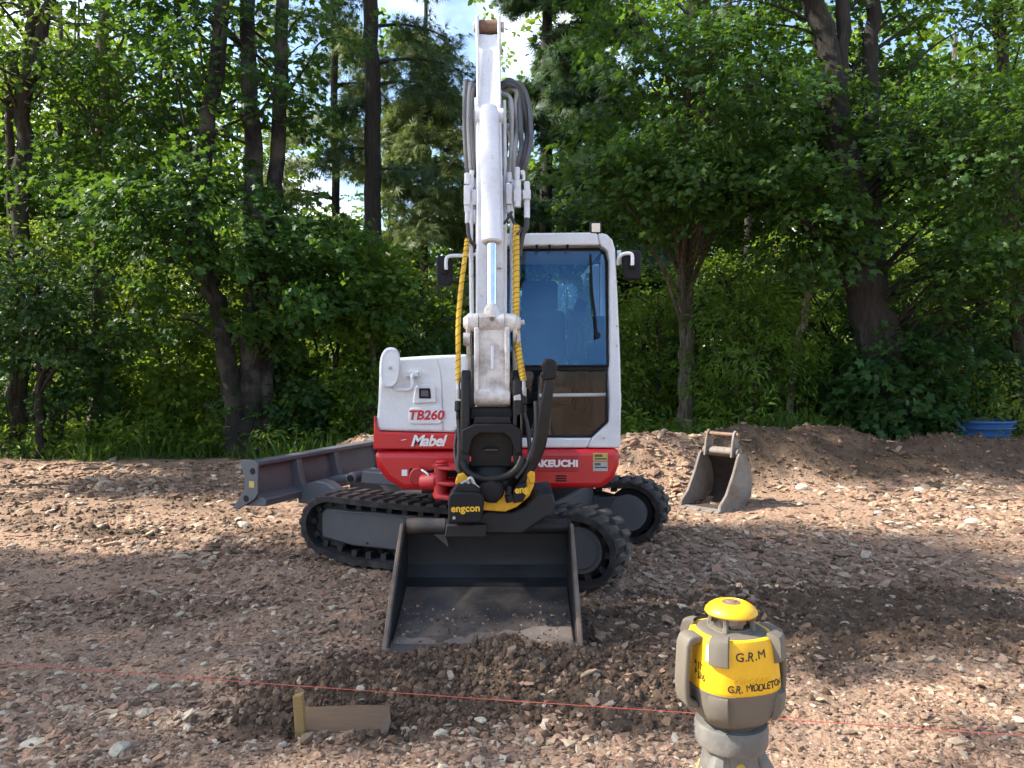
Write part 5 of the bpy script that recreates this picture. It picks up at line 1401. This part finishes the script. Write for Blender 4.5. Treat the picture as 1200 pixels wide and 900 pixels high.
# ------------------------------------------------------------------ foliage
def leaf_template(kind):
    if kind == 'maple':
        half = [(.40, -.06), (.30, .20), (.58, .52), (.24, .56)]
        out = [(0, 0)] + half + [(0, 1.0)] + [(-x, y) for x, y in half[::-1]]
        V = [(0, .30)] + out
        T = [(0, i, i % len(out) + 1) for i in range(1, len(out) + 1)]
        V = [(x, y, -.22 * abs(x) - .12 * y * y) for x, y in V]
    elif kind == 'oval':
        V = [(0, 0, 0), (.26, .30, -.06), (.24, .66, -.10), (0, 1, -.16), (-.24, .66, -.10), (-.26, .30, -.06)]
        T = [(0, 1, 2), (0, 2, 3), (0, 3, 4), (0, 4, 5)]
    elif kind == 'long':
        V = [(0, 0, 0), (.13, .35, -.03), (.10, .72, -.10), (0, 1, -.20), (-.10, .72, -.10), (-.13, .35, -.03)]
        T = [(0, 1, 2), (0, 2, 3), (0, 3, 4), (0, 4, 5)]
    elif kind == 'needle':                                  # a small flat frond of needles
        V, T = [], []
        for k, a in enumerate((-1.05, -.6, -.2, .2, .6, 1.05)):
            r = 1.0 - .25 * abs(a); y0 = .25 - .2 * abs(a)
            dx, dy = math.sin(a), math.cos(a)
            px_, py_ = -dy * .045, dx * .045
            o = len(V)
            V += [(px_, y0 * .5 + py_, 0), (-px_, y0 * .5 - py_, 0), (dx * r, y0 * .5 + dy * r, -.14 * r)]
            T += [(o, o + 1, o + 2)]
    else:                                                   # grass blade
        V = [(-.035, 0, 0), (.035, 0, 0), (.022, .6, -.10), (-.022, .6, -.10), (0, 1, -.34)]
        T = [(0, 1, 2), (0, 2, 3), (3, 2, 4)]
    return np.array(V, float), np.array(T, int)
TEMPL = {k: leaf_template(k) for k in ('maple', 'oval', 'long', 'needle', 'grass')}

def unit(a): return a / np.maximum(np.linalg.norm(a, axis=-1, keepdims=True), 1e-9)

def leaf_arrays(pos, axis, nrm, size, kind, r):
    V, T = TEMPL[kind]
    n, k = len(pos), len(V)
    y = unit(axis); z = unit(nrm - y * np.sum(nrm * y, -1, keepdims=True)); x = np.cross(y, z)
    W = pos[:, None, :] + size[:, None, None] * (V[None, :, 0:1] * x[:, None, :] + V[None, :, 1:2] * y[:, None, :] + V[None, :, 2:3] * z[:, None, :])
    F = T[None] + (np.arange(n) * k)[:, None, None]
    lv = np.repeat(np.clip(r.normal(.5, .26, n), 0, 1), k)
    return W.reshape(-1, 3), F.reshape(-1, 3), lv

def spray_leaves(C, O, r, sprays, leaves, spread, rad, size, kind, flat=0.5, droop=.35):
    """Leaves in flat sprays round each clump centre C; O is the outward direction of the clump."""
    K = len(C)
    S = np.repeat(C, sprays, 0) + r.normal(0, 1, (K * sprays, 3)) * np.array(spread)
    So = unit(np.repeat(O, sprays, 0) + r.normal(0, .55, (K * sprays, 3)))
    n = K * sprays * leaves
    P0 = np.repeat(S, leaves, 0); Oo = np.repeat(So, leaves, 0)
    t = r.random(n) * 2 * np.pi; q = rad * np.sqrt(r.random(n))
    N0 = unit(np.repeat(unit(np.array([0, 0, 1.0]) + .55 * So + r.normal(0, .25, So.shape)), leaves, 0))
    e1 = unit(np.cross(N0, r.normal(0, 1, (n, 3)))); 
    P = P0 + e1 * q[:, None] + N0 * r.normal(0, .05, (n, 1))
    A = unit(e1 * .8 + Oo * .5 + np.array([0, 0, -droop]) + r.normal(0, .25, (n, 3)))
    N = unit(N0 + r.normal(0, flat, (n, 3)))
    sz = size * (0.65 + .7 * r.random(n))
    return leaf_arrays(P, A, N, sz, kind, r)

def ellipsoid_points(c, rad, n, r, shell=.55):
    d = unit(r.normal(0, 1, (n, 3)))
    q = shell + (1 - shell) * r.random(n) ** .7
    return np.array(c) + d * np.array(rad) * q[:, None], d

def branch_path(path, c, r):
    """From a point on the trunk path below the clump out to the clump."""
    P = np.array([p[:3] for p in path])
    hd = np.hypot(P[:, 0] - c[0], P[:, 1] - c[1])
    want = c[2] - r.uniform(.2, 1.0) * np.min(hd)
    i = int(np.argmin(np.abs(P[:, 2] - want) + .15 * hd))
    a = P[i]
    m1 = a + (c - a) * .35 + np.array([0, 0, .12 * np.linalg.norm(c - a)]) + r.normal(0, .08, 3)
    m2 = a + (c - a) * .70 + np.array([0, 0, .10 * np.linalg.norm(c - a)]) + r.normal(0, .08, 3)
    return [tuple(a), tuple(m1), tuple(m2), tuple(c)], path[i][3]

def densify(path, step=.5, wob=.03, r=None):
    P = catmull([p[:3] for p in path], 6); R = np.interp(np.linspace(0, 1, len(P)), np.linspace(0, 1, len(path)), [p[3] for p in path])
    out = []
    for k, p in enumerate(P):
        w = wob if 0 < k < len(P) - 1 else 0
        out.append((p.x + r.normal(0, w), p.y + r.normal(0, w), p.z, R[k]))
    return out

def tree(name, label, cat, stems, clumps, bark, leaf, kind='maple', size=.15, sprays=7, leaves=12, spread=(.42, .42, .22), rad=.30,
         seed=1, group=None, limbs=(), droop=.35, flat=.5, limb_r=.035, sides=10, near=True):
    """stems: list of paths [(x, y, z, r), ...]; clumps: list of (centre, radii, count). World coordinates."""
    r = np.random.default_rng(seed)
    if near: size *= .57; leaves = int(leaves * 1.9); rad *= .95; spread = tuple(q * .9 for q in spread)
    base = stems[0][0]
    gz_ = float(ground_h(base[0], base[1]))
    root = empty(name, (base[0], base[1], gz_))
    tag(root, label, cat, group)
    mb = MB(); dense = []
    for s in stems:
        dn = densify(s, r=r, wob=.02 + .1 * s[0][3] * .3); dense += dn
        ph = r.random() * 6
        mb.tube([p[:3] for p in dn], [p[3] for p in dn], sides, squash=lambda f, a: 1 + .07 * math.sin(3 * a + ph + 5 * f) + .05 * math.sin(5 * a - 9 * f) + .35 * max(0, .06 - f) / .06 * (.6 + .4 * math.sin(4 * a + ph)))
    for s in limbs:
        dn = densify(s, r=r, wob=.03); dense += dn
        mb.tube([p[:3] for p in dn], [p[3] for p in dn], 7)
    mb.build('trunk', MAT[bark], root, smooth=60, recalc=False)
    Vs, Fs, Ls, o = [], [], [], 0
    br = MB()
    for c, rd, n in clumps:
        C, D = ellipsoid_points(c, rd, n, r)
        C[:, 2] = np.maximum(C[:, 2], gz_ + .15)
        Od = unit(D * np.array([1, 1, .3]) + 1e-6)
        for q in C[::2] if limb_r < .03 else C:
            pth, tr0 = branch_path(dense, q, r)
            L = np.linalg.norm(np.array(pth[-1]) - np.array(pth[0]))
            br.tube(pth, [min(tr0 * .5, limb_r * (.6 + .25 * L)), limb_r * .6, limb_r * .35, .006], 5, 3, caps=False)
        V, F, lv = spray_leaves(C, Od, r, sprays, leaves, spread, rad, size, kind, flat, droop)
        Vs.append(V); Fs.append(F + o); Ls.append(lv); o += len(V)
    if br.v: tag(br.build('branches', MAT[bark], root, smooth=60, recalc=False), kind='stuff')
    if Vs:
        mesh_tris('crown', np.concatenate(Vs) - np.array(ORG), np.concatenate(Fs), MAT[leaf], root, {'lv': np.concatenate(Ls)})['kind'] = 'stuff'
    return root

def copy_tree(root, loc, rz, sc, label=None, group=None):
    c = root.copy(); COL.objects.link(c)
    c.location = (loc[0], loc[1], float(ground_h(loc[0], loc[1]))); c.rotation_euler = (0, 0, rz); c.scale = (sc, sc, sc)
    if label: c['label'] = label
    if group: c['group'] = group
    for ch in root.children:
        d = ch.copy(); COL.objects.link(d); d.parent = c
    return c

def pp(px, py, y, r): return (*at(px, py, y), r)

# ---- the trees one can tell apart
tree('maple_tree', 'thick old tree with several dark stems and a pale patch at the left wood edge', 'tree',
     [[pp(290, 530, 12.4, .25), pp(291, 500, 12.4, .22), pp(294, 440, 12.4, .20), pp(300, 330, 12.5, .17), pp(297, 220, 12.5, .15), pp(292, 60, 12.6, .125), pp(288, -200, 12.7, .08)],
      [pp(277, 530, 12.3, .18), pp(274, 470, 12.3, .155), pp(260, 380, 12.3, .14), pp(242, 300, 12.3, .15), pp(235, 200, 12.3, .13), pp(258, 60, 12.3, .12), pp(262, -160, 12.3, .08)],
      [pp(309, 525, 12.55, .17), pp(311, 440, 12.55, .14), pp(318, 330, 12.6, .13), pp(322, 240, 12.7, .13), pp(330, 60, 12.8, .11), pp(340, -120, 12.9, .08)]],
     [((-4.6, 11.7, 3.7), (1.7, 1.2, 1.1), 34), ((-4.3, 11.9, 2.5), (1.6, 1.0, .6), 16), ((-3.1, 12.0, 2.9), (.9, .9, 1.0), 14), ((-4.6, 12.2, 6.3), (2.4, 1.8, 1.3), 30), ((-4.6, 12.3, 10.8), (2.6, 1.8, 2.4), 44)],
     'bark_blotched', 'leaf_maple', seed=21, size=.17, leaves=11)
tree('ash_tree', 'slim forked trunk leaning right at the far left edge', 'tree',
     [[pp(16, 535, 12.8, .17), pp(20, 420, 12.8, .15), pp(24, 250, 12.8, .125), pp(29, 120, 12.8, .11), pp(45, 40, 12.8, .10), pp(64, -10, 12.8, .08), pp(90, -140, 12.8, .05)],
      [pp(29, 120, 12.8, .09), pp(38, 20, 12.9, .075), pp(44, -90, 13, .05)], [pp(10, 400, 13.2, .08), pp(13, 200, 13.2, .07), pp(16, 60, 13.2, .05)]],
     [((-8.0, 12.6, 7.0), (1.9, 1.6, 1.3), 22), ((-8.6, 12.2, 3.2), (1.4, 1.0, .9), 14), ((-8.0, 12.4, 10.5), (2.0, 1.6, 2.2), 26)], 'bark_brown', 'leaf_bright', 'oval', .16, seed=22, limbs=[[pp(52, 20, 12.8, .04), pp(90, 28, 12.7, .03), pp(128, 30, 12.6, .02)]])
tree('ash_tree', 'straight slim trunk between the forked tree and the thick old tree', 'tree',
     [[pp(111, 530, 13.6, .14), pp(113, 400, 13.6, .12), pp(116, 250, 13.6, .11), pp(121, 90, 13.6, .095), pp(124, -150, 13.6, .06)]],
     [((-7.0, 13.2, 6.6), (1.7, 1.5, 1.2), 16), ((-7.0, 13.2, 9.2), (2.2, 2.0, 1.8), 20), ((-6.7, 12.6, 4.4), (1.2, .9, .6), 10)], 'bark_pale', 'leaf_maple', 'maple', .15, seed=23)
tree('young_tree', 'thin dark sapling low at the left edge of the wood', 'tree',
     [[pp(47, 545, 12.0, .065), pp(45, 500, 12.0, .06), pp(48, 440, 12.0, .05), pp(44, 360, 12.0, .035), pp(50, 290, 12.0, .02)]],
     [((-7.4, 11.9, 2.7), (1.0, .8, .9), 20), ((-6.8, 12.0, 2.0), (.9, .7, .5), 9)], 'bark_dark', 'leaf_dark', 'maple', .14, seed=24)
def pine(name, label, stem, branches, seed, leaf='leaf_pine', size=.22, bark='bark_dark', n_leaf=9, droop=.25, group=None):
    """Conifer: horizontal limbs with needle sprays along them. branches: (height z, length, azimuth)."""
    r = np.random.default_rng(seed)
    base = stem[0]; gz_ = float(ground_h(base[0], base[1]))
    root = empty(name, (base[0], base[1], gz_)); tag(root, label, 'tree', group)
    mb = MB(); dn = densify(stem, r=r, wob=.015)
    mb.tube([p[:3] for p in dn], [p[3] for p in dn], 10, squash=lambda f, a: 1 + .06 * math.sin(3 * a + 11 * f) + .3 * max(0, .05 - f) / .05)
    mb.build('trunk', MAT[bark], root, smooth=60, recalc=False)
    D = np.array([p[:3] for p in dn]); br = MB(); C, O = [], []
    for z, L, az in branches:
        i = int(np.argmin(np.abs(D[:, 2] - z))); a = Vector(D[i]); d = Vector((math.sin(az), math.cos(az), 0))
        pth = [a, a + d * L * .35 + Vector((0, 0, .06 * L)), a + d * L * .7 + Vector((0, 0, .02 * L)), a + d * L + Vector((0, 0, -droop * L * .5))]
        pc = catmull(pth, 5); br.tube(pc, list(np.linspace(min(.045, .02 + .012 * L), .006, len(pc))), 5, caps=False)
        for k, p in enumerate(pc[4:]):
            for s in (-1, 1, 0):
                side = d.cross(Vector((0, 0, 1))) * s
                q = p + side * (.10 + .32 * L / 3 * r.random()) + Vector((0, 0, -.08 * abs(s) + r.normal(0, .05)))
                C.append(q); O.append(d * .6 + side + Vector((0, 0, -.15)))
    tag(br.build('branches', MAT[bark], root, smooth=60, recalc=False), kind='stuff')
    C, O = np.array(C), unit(np.array(O))
    V, F, lv = spray_leaves(C, O, r, 1, n_leaf, (.10, .10, .07), .17, size, 'needle', .5, droop)
    mesh_tris('crown', V - np.array(ORG), F, MAT[leaf], root, {'lv': lv})['kind'] = 'stuff'
    return root
r0 = random.Random(9)
pine('pine_tree', 'tall dark conifer trunk with bare side branches left of the boom',
     [pp(441, 520, 14.2, .17), pp(439, 400, 14.2, .16), pp(437, 250, 14.2, .155), pp(436, 100, 14.2, .145), pp(434, -60, 14.2, .13), pp(434, -400, 14.2, .08)],
     [(at(0, 74, 14.2)[2], 1.9, 1.5), (at(0, 106, 14.2)[2], 1.5, 1.5), (at(0, 40, 14.2)[2], 1.6, 1.35), (at(0, 118, 14.2)[2], .8, -1.4), (at(0, 175, 14.2)[2], 1.0, -1.3), (at(0, 190, 14.2)[2], 1.2, 1.4)] +
     [(r0.uniform(8.4, 13), r0.uniform(1.2, 2.4), r0.uniform(0, 6.28)) for k in range(16)], 31, size=.20, n_leaf=7)
pine('pine_tree', 'blue green conifer standing high behind the boom top',
     [pp(640, 500, 21, .20), pp(640, 200, 21, .17), pp(642, -100, 21, .12), pp(643, -300, 21, .05)],
     [(z, 2.9 - .14 * z + r0.uniform(-.3, .3), r0.uniform(0, 6.28)) for z in np.linspace(3.5, 16, 40)], 32, size=.30)
pine('pine_tree', 'feathery conifer right of the boom below the gap of sky',
     [pp(703, 500, 20, .18), pp(702, 200, 20, .15), pp(700, -50, 20, .10), pp(699, -250, 20, .04)],
     [(z, 2.5 - .12 * z + r0.uniform(-.3, .3), r0.uniform(0, 6.28)) for z in np.linspace(2.5, 13.5, 50)], 33, size=.30)
pine('larch_tree', 'pale yellow green larch behind the left hoses of the boom',
     [pp(497, 500, 17, .11), pp(497, 300, 17, .09), pp(498, 100, 17, .06), pp(499, -40, 17, .03)],
     [(z, 1.9 - .12 * z + r0.uniform(-.3, .4), r0.uniform(0, 6.28)) for z in np.linspace(2.2, 8.6, 44)], 34, 'leaf_larch', .24, 'bark_brown', n_leaf=8, droop=.6)
pine('larch_tree', 'slender larch with thin foliage left of the dark conifer trunk',
     [pp(395, 500, 18, .12), pp(394, 300, 18, .10), pp(392, 100, 18, .08), pp(390, -100, 18, .04)],
     [(z, 1.6 + r0.uniform(-.4, .5), r0.uniform(0, 6.28)) for z in np.linspace(3.5, 12, 30)], 35, 'leaf_larch', .22, 'bark_brown', n_leaf=7, droop=.5)
tree('maple_tree', 'spreading maple with a pale mottled trunk right of the cab', 'tree',
     [[pp(806, 505, 13.2, .155), pp(804, 430, 13.2, .135), pp(803, 340, 13.2, .125), pp(800, 250, 13.1, .115), pp(806, 120, 13.0, .10), pp(815, -60, 13.0, .07)]],
     [((2.9, 11.7, 5.3), (2.0, 1.3, 1.45), 52), ((1.8, 11.8, 4.2), (1.0, 1.0, .7), 14), ((3.6, 11.6, 4.2), (1.1, .9, .6), 12), ((3.0, 12.6, 7.9), (2.4, 2.2, 1.4), 24), ((2.6, 12.2, 11.0), (2.2, 1.8, 2.0), 26)],
     'bark_pale', 'leaf_maple', 'maple', .165, seed=41, leaves=12)
tree('leaning_tree', 'big dark tree leaning left with twin stems on the right', 'tree',
     [[pp(1040, 520, 12.0, .44), pp(1038, 440, 12.0, .38), pp(1020, 370, 12.0, .33), pp(1002, 300, 12.0, .27), pp(995, 210, 12.0, .23), pp(978, 90, 12.0, .19), pp(955, 0, 12.0, .16), pp(920, -140, 12.1, .11)],
      [pp(1030, 440, 12.2, .24), pp(1024, 340, 12.3, .17), pp(1022, 240, 12.3, .14), pp(1020, 120, 12.3, .125), pp(1025, 0, 12.3, .11), pp(1030, -150, 12.3, .08)],
      [pp(985, 130, 12.0, .13), pp(985, 40, 12.0, .11), pp(986, -100, 12.0, .08)]],
     [((5.0, 12.9, 5.2), (1.6, .6, 1.0), 14), ((6.8, 11.5, 4.8), (1.4, 1.0, 1.1), 26), ((6.9, 11.4, 3.0), (1.1, .8, .7), 16), ((5.6, 13.2, 7.4), (2.8, 1.2, 1.2), 28), ((5.6, 12.2, 11.0), (3.2, 3, 2), 12), ((3.9, 11.2, 3.9), (.9, .7, .4), 9), ((4.6, 11.3, 3.3), (.7, .6, .4), 7)],
     'bark_dark', 'leaf_maple', 'maple', .165, seed=42, leaves=12,
     limbs=[[pp(1003, 305, 11.9, .13), pp(955, 275, 11.6, .10), pp(905, 235, 11.4, .075), pp(870, 215, 11.3, .06), pp(820, 218, 11.2, .035)], [pp(905, 235, 11.4, .06), pp(880, 195, 11.4, .04), pp(850, 190, 11.3, .02)]])
tree('ash_tree', 'slim trunk at the right edge leaning away to the left', 'tree',
     [[pp(1196, 520, 13.0, .13), pp(1194, 400, 13.0, .115), pp(1188, 250, 13.0, .105), pp(1178, 100, 13.0, .09), pp(1168, 0, 13.0, .08), pp(1150, -150, 13.0, .05)]],
     [((8.4, 12.7, 6.6), (1.6, 1.4, 1.1), 20), ((8.7, 12.5, 3.6), (1.2, 1.0, 1.2), 20), ((8.4, 13, 9.6), (2.5, 2.4, 1.8), 8)], 'bark_brown', 'leaf_bright', 'oval', .15, seed=43)
tree('birch_tree', 'pinkish broken birch stem leaning between the bushes', 'tree',
     [[pp(924, 500, 13.0, .06), pp(928, 450, 13.0, .058), pp(938, 395, 13.0, .055), pp(947, 345, 13.0, .05), pp(952, 320, 13.0, .045)]], [((5.0, 12.9, 3.2), (.4, .4, .4), 4)], 'bark_birch', 'leaf_bright', 'oval', .12, seed=44)
tree('young_tree', 'slender pale stem standing left of the oval mirror', 'tree',
     [[pp(436, 510, 13.0, .05), pp(437, 400, 13.0, .045), pp(420, 320, 13.0, .03), pp(405, 250, 13.0, .02)]], [((-2.6, 12.6, 3.0), (.9, .7, 1.0), 18)], 'bark_pale', 'leaf_bright', 'maple', .14, seed=45)

# ---- bushes of the wood edge
def bush(label, px, y, w, h, leaf, kind, size, n, seed, z0=0.1):
    x = (px - 600) / FOC * y; g = float(ground_h(x, y)); r_ = random.Random(seed)
    st = [[(x + r_.uniform(-.08, .08), y + r_.uniform(-.08, .08), g - .05, .028), (x + r_.uniform(-.3, .3) * w, y + r_.uniform(-.2, .2), g + h * .45, .02), (x + r_.uniform(-.6, .6) * w, y + r_.uniform(-.2, .2), g + h * .9, .008)] for k in range(5)]
    return tree('bush', label, 'bush', st, [((x, y, g + h * .5 + z0), (w, .75 * w if w < 1.2 else .9, h * .5), n)], 'bark_brown', leaf, kind, size, 5, 10, (.22, .22, .15), .22, seed, 'bushes along the wood edge', limb_r=.016, sides=6)
bush('bright green leafy bush between the thick old tree and the engine hood', 372, 13.2, 1.1, 3.6, 'leaf_bright', 'maple', .15, 54, 51)
bush('low bright bush behind the oval hood mirror', 428, 12.6, .7, 1.6, 'leaf_bright', 'oval', .12, 30, 52)
bush('dark bush at the left picture edge under the forked tree', 60, 12.9, 1.6, 1.9, 'leaf_dark', 'maple', .15, 46, 53)
bush('bright bush left of the thick old tree', 205, 13.4, 1.2, 2.6, 'leaf_bright', 'maple', .15, 50, 54)
bush('sunlit bush behind the straight slim trunk', 150, 15.0, 1.8, 4.0, 'leaf_bright', 'oval', .15, 66, 55)
bush('yellow green bush far left behind the forked tree', 30, 15.2, 1.9, 4.2, 'leaf_bright', 'oval', .15, 66, 56)
bush('leafy bush right beside the cab under the mirror', 757, 13.9, .8, 3.0, 'leaf_bright', 'oval', .13, 56, 57)
bush('fresh green bush with hanging leaves left of the leaning tree', 880, 12.3, .95, 3.2, 'leaf_bright', 'long', .19, 66, 58)
bush('large leaved dark bush at the foot of the leaning tree', 1045, 11.9, 1.0, 1.5, 'leaf_dark', 'maple', .19, 44, 59)
bush('yellow green bush above the blue tub', 1155, 12.7, .75, 1.35, 'leaf_yellow', 'oval', .12, 34, 60)
bush('dark bush between the pale trunk and the birch stem', 858, 14.2, 1.2, 2.6, 'leaf_dark', 'maple', .16, 46, 61)
bush('dark bush right of the leaning tree', 1110, 13.2, 1.4, 3.0, 'leaf_dark', 'maple', .16, 56, 62)
bush('bush in the shade behind the birch stem', 960, 14.2, 1.4, 3.6, 'leaf_maple', 'maple', .16, 56, 63)
bush('bush showing under the boom behind the engine hood', 490, 13.4, 1.1, 3.0, 'leaf_maple', 'maple', .15, 46, 64)
bush('bush behind the cab rear window', 660, 13.8, 1.4, 3.6, 'leaf_bright', 'oval', .14, 60, 65)
bush('dark low bush right of the thick old tree', 335, 12.8, .7, 1.5, 'leaf_dark', 'maple', .15, 30, 66)

# ---- a second row of bushes, in the sun behind the edge
bush('sunlit yellow green bush behind the engine hood and larch', 455, 16.2, 1.8, 3.4, 'leaf_bright', 'oval', .15, 60, 151)
bush('sunlit bush glimpsed between thick old tree and dark conifer', 365, 16.8, 1.7, 4.4, 'leaf_yellow', 'oval', .15, 60, 152)
bush('sunlit bush behind the thick old tree on its left', 235, 16.2, 1.8, 4.6, 'leaf_yellow', 'oval', .15, 66, 153)
bush('sunlit bush far behind the sapling at the left edge', 95, 17.0, 2.0, 5.0, 'leaf_yellow', 'oval', .15, 66, 154)
bush('sunlit bush behind the pale mottled trunk', 830, 16.0, 1.8, 3.8, 'leaf_bright', 'oval', .15, 66, 155)
bush('sunlit bush behind the leaning tree on its left', 940, 16.5, 1.8, 4.2, 'leaf_bright', 'oval', .15, 66, 156)
bush('sunlit bush behind the leaning tree on its right', 1085, 16.2, 2.0, 4.4, 'leaf_yellow', 'oval', .15, 66, 157)
bush('sunlit bush far behind the cab mirror', 735, 16.6, 1.6, 3.6, 'leaf_yellow', 'oval', .15, 56, 158)
# ---- trees deeper in the wood, alike
proto = tree('woodland_tree', 'leafy tree in the wood beyond the left picture edge', 'tree',
     [[(-18.5, 22, 0, .17), (-18.4, 22, 3, .14), (-18.5, 22.1, 7, .12), (-18.4, 22, 12, .06)]],
     [((-18.5, 22, 5.2), (2.2, 2.0, 2.6), 40), ((-18.5, 22, 9.0), (2.6, 2.4, 2.6), 40), ((-18.4, 21.6, 2.2), (1.8, 1.4, 1.0), 14)], 'bark_brown', 'leaf_bright', 'oval', .20, seed=71, leaves=12, group='trees deeper in the wood', near=False)
proto2 = tree('woodland_tree', 'leafy tree in the wood beyond the right picture edge', 'tree',
     [[(12.8, 17, 0, .15), (12.7, 17, 3, .13), (12.9, 17.1, 7, .11), (12.8, 17, 12, .06)]],
     [((12.8, 17, 4.4), (2.3, 2.0, 2.2), 42), ((12.8, 17, 8.2), (2.4, 2.2, 2.8), 40)], 'bark_pale', 'leaf_maple', 'maple', .19, seed=72, leaves=11, group='trees deeper in the wood', near=False)
DEEP = [(185, 20.5, .8, 'leafy tree deep in the wood between the straight slim trunk and the thick old tree'),
        (70, 20.0, .9, 'leafy tree deep in the wood between the forked trunk and the straight slim trunk'),
        (290, 19.5, .62, 'low leafy tree deep in the wood behind the thick old tree'),
        (-40, 20.5, .9, 'leafy tree behind the forked trunk, cut by the left picture edge'),
        (800, 20, .72, 'leafy tree deep in the wood behind the pale mottled trunk'),
        (905, 20.5, .8, 'leafy tree deep in the wood behind the bush with hanging leaves'),
        (1010, 19, .85, 'leafy tree deep in the wood behind the leaning tree'),
        (1120, 19.0, .8, 'leafy tree deep in the wood right of the leaning tree'),
        (1240, 20, .9, 'leafy tree behind the slim right edge trunk, cut by the picture edge'),
        (560, 20, .55, 'small leafy tree deep in the wood behind the boom'),
        (455, 21, .5, 'small leafy tree deep in the wood right of the dark conifer trunk'),
        (740, 21, .6, 'small leafy tree deep in the wood beside the cab roof'),
        (1170, 22, .9, 'leafy tree farthest back above the blue tub'),
        (850, 23, .9, 'leafy tree farthest back between pale trunk and leaning tree')]
for k, (px, y, sc, lab) in enumerate(DEEP):
    copy_tree((proto, proto2)[k % 2], ((px - 600) / FOC * y, y), 1.3 * k, sc, lab)

# ---- tall trees left of the clearing, beyond the picture, whose crowns throw the dappled shade
shade = tree('shade_tree', 'tall leafy tree standing alone left of the clearing, outside the picture', 'tree',
     [[(-11, 5.6, 0, .24), (-11.1, 5.6, 4, .20), (-11, 5.7, 8, .15), (-11, 5.6, 12, .05)]],
     [((-11, 5.5, 10.0), (2.4, 2.3, 2.1), 46), ((-11, 5.5, 8.0), (1.6, 1.5, .6), 8)], 'bark_brown', 'leaf_maple', 'oval', .22, seed=81, leaves=12, group='trees beyond the left edge', near=False)
for x, y, rz, sc, lab in SHADE: copy_tree(shade, (x, y), rz, sc, lab)

# ---- the wood beyond, one leafy mass
def woodland():
    r = np.random.default_rng(91)
    n = 2000
    y = 20 + 16 * r.random(n); x = (r.random(n) * 2 - 1) * (2 + .70 * y); z = .3 + 15 * r.random(n) ** 1.3
    px = 600 + x / y * FOC; py = HORIZON - (z - CAM_H) / y * FOC
    gap = ((px > 310) & (px < 590) & (py < 270)) | ((px > 680) & (px < 790) & (py < 90)) | ((px > 1100) & (py < 130)) | ((px < 110) & (py < 120))
    keep = ~(gap & (r.random(n) < .66)) & ~((py < 210) & (r.random(n) < .22)) & (r.random(n) < np.clip(1.25 - .05 * z, .3, 1))
    C = np.stack([x, y, z], -1)[keep]
    O = unit(r.normal(0, 1, C.shape) * np.array([1, 1, .3]))
    V, F, lv = spray_leaves(C, O, r, 4, 24, (.75, .75, .5), .50, .24, 'oval', .6, .3)
    o = mesh_tris('woodland', V, F, MAT['leaf_bright'], None, {'lv': lv})
    tag(o, 'mass of green foliage in the depth of the wood', 'woodland', kind='stuff')
    mb = MB()
    for k in range(48):
        yy = r.uniform(18, 36); xx = r.uniform(-1, 1) * .75 * yy; g = float(ground_h(xx, yy)); w = r.normal(0, .3, 2)
        if 300 < 600 + xx / yy * FOC < 780: continue
        mb.tube([(xx, yy, g - .1), (xx + w[0] * .5, yy, g + 6), (xx + w[0], yy + w[1], g + 11)], [.12, .08, .015], 7)
    global ORG
    ORG = Vector((0, 0, 0))
    t = mb.build('woodland_trunks', MAT['bark_brown'], o, smooth=60, recalc=False); tag(t, kind='stuff')
woodland()

# ---- undergrowth along the edge of the plot
def undergrowth():
    r = np.random.default_rng(95)
    n = 30000
    y = 11.3 + 4.5 * r.random(n) ** 1.3; x = (r.random(n) * 2 - 1) * .80 * y
    left = x < -2.2
    edge = np.where(left, 11.7 + .5 * fbm(x * .8, x * 0, 5, 3), np.interp(x, RIDGE_X, RIDGE_Y) + .55 + .5 * fbm(x * .9, x * 0, 6, 3))
    clump = fbm(x * 1.2, y * 1.2, 8, 3)
    keep = (y > edge) & (r.random(n) < np.clip(.55 + clump, .1, 1))
    x, y, clump = x[keep], y[keep], clump[keep]; n = len(x)
    P = np.stack([x, y, ground_h(x, y) - .02], -1)
    A = unit(np.stack([r.normal(0, .38, n), r.normal(0, .38, n), np.ones(n)], -1))
    N = unit(r.normal(0, 1, (n, 3)))
    V, F, lv = leaf_arrays(P, A, N, (.10 + .26 * r.random(n)) * (1 + .8 * np.clip(clump, -.3, .6)), 'grass', r)
    o = mesh_tris('grass', V, F, MAT['grass_blade'], None, {'lv': lv}); tag(o, 'rank green grass growing along the edge of the wood', 'grass', kind='stuff')
    n = 2600
    y = 11.5 + 4.0 * r.random(n); x = (r.random(n) * 2 - 1) * .80 * y
    edge = np.where(x < -2.2, 11.8 + .4 * fbm(x * .8, x * 0, 5, 3), np.interp(x, RIDGE_X, RIDGE_Y) + .75)
    keep = (y > edge) & (fbm(x * .9, y * .9, 12, 3) > -.12)
    x, y = x[keep], y[keep]
    C = np.stack([x, y, ground_h(x, y) + .12 + .35 * r.random(len(x))], -1); O = unit(r.normal(0, 1, C.shape) * np.array([1, 1, .2]))
    V, F, lv = spray_leaves(C, O, r, 1, 12, (.1, .1, .1), .16, .13, 'long', .5, .2)
    o = mesh_tris('ground_cover', V, F, MAT['leaf_bright'], None, {'lv': lv}); tag(o, 'low leafy plants and ferns under the trees', 'ground cover', kind='stuff')
undergrowth()
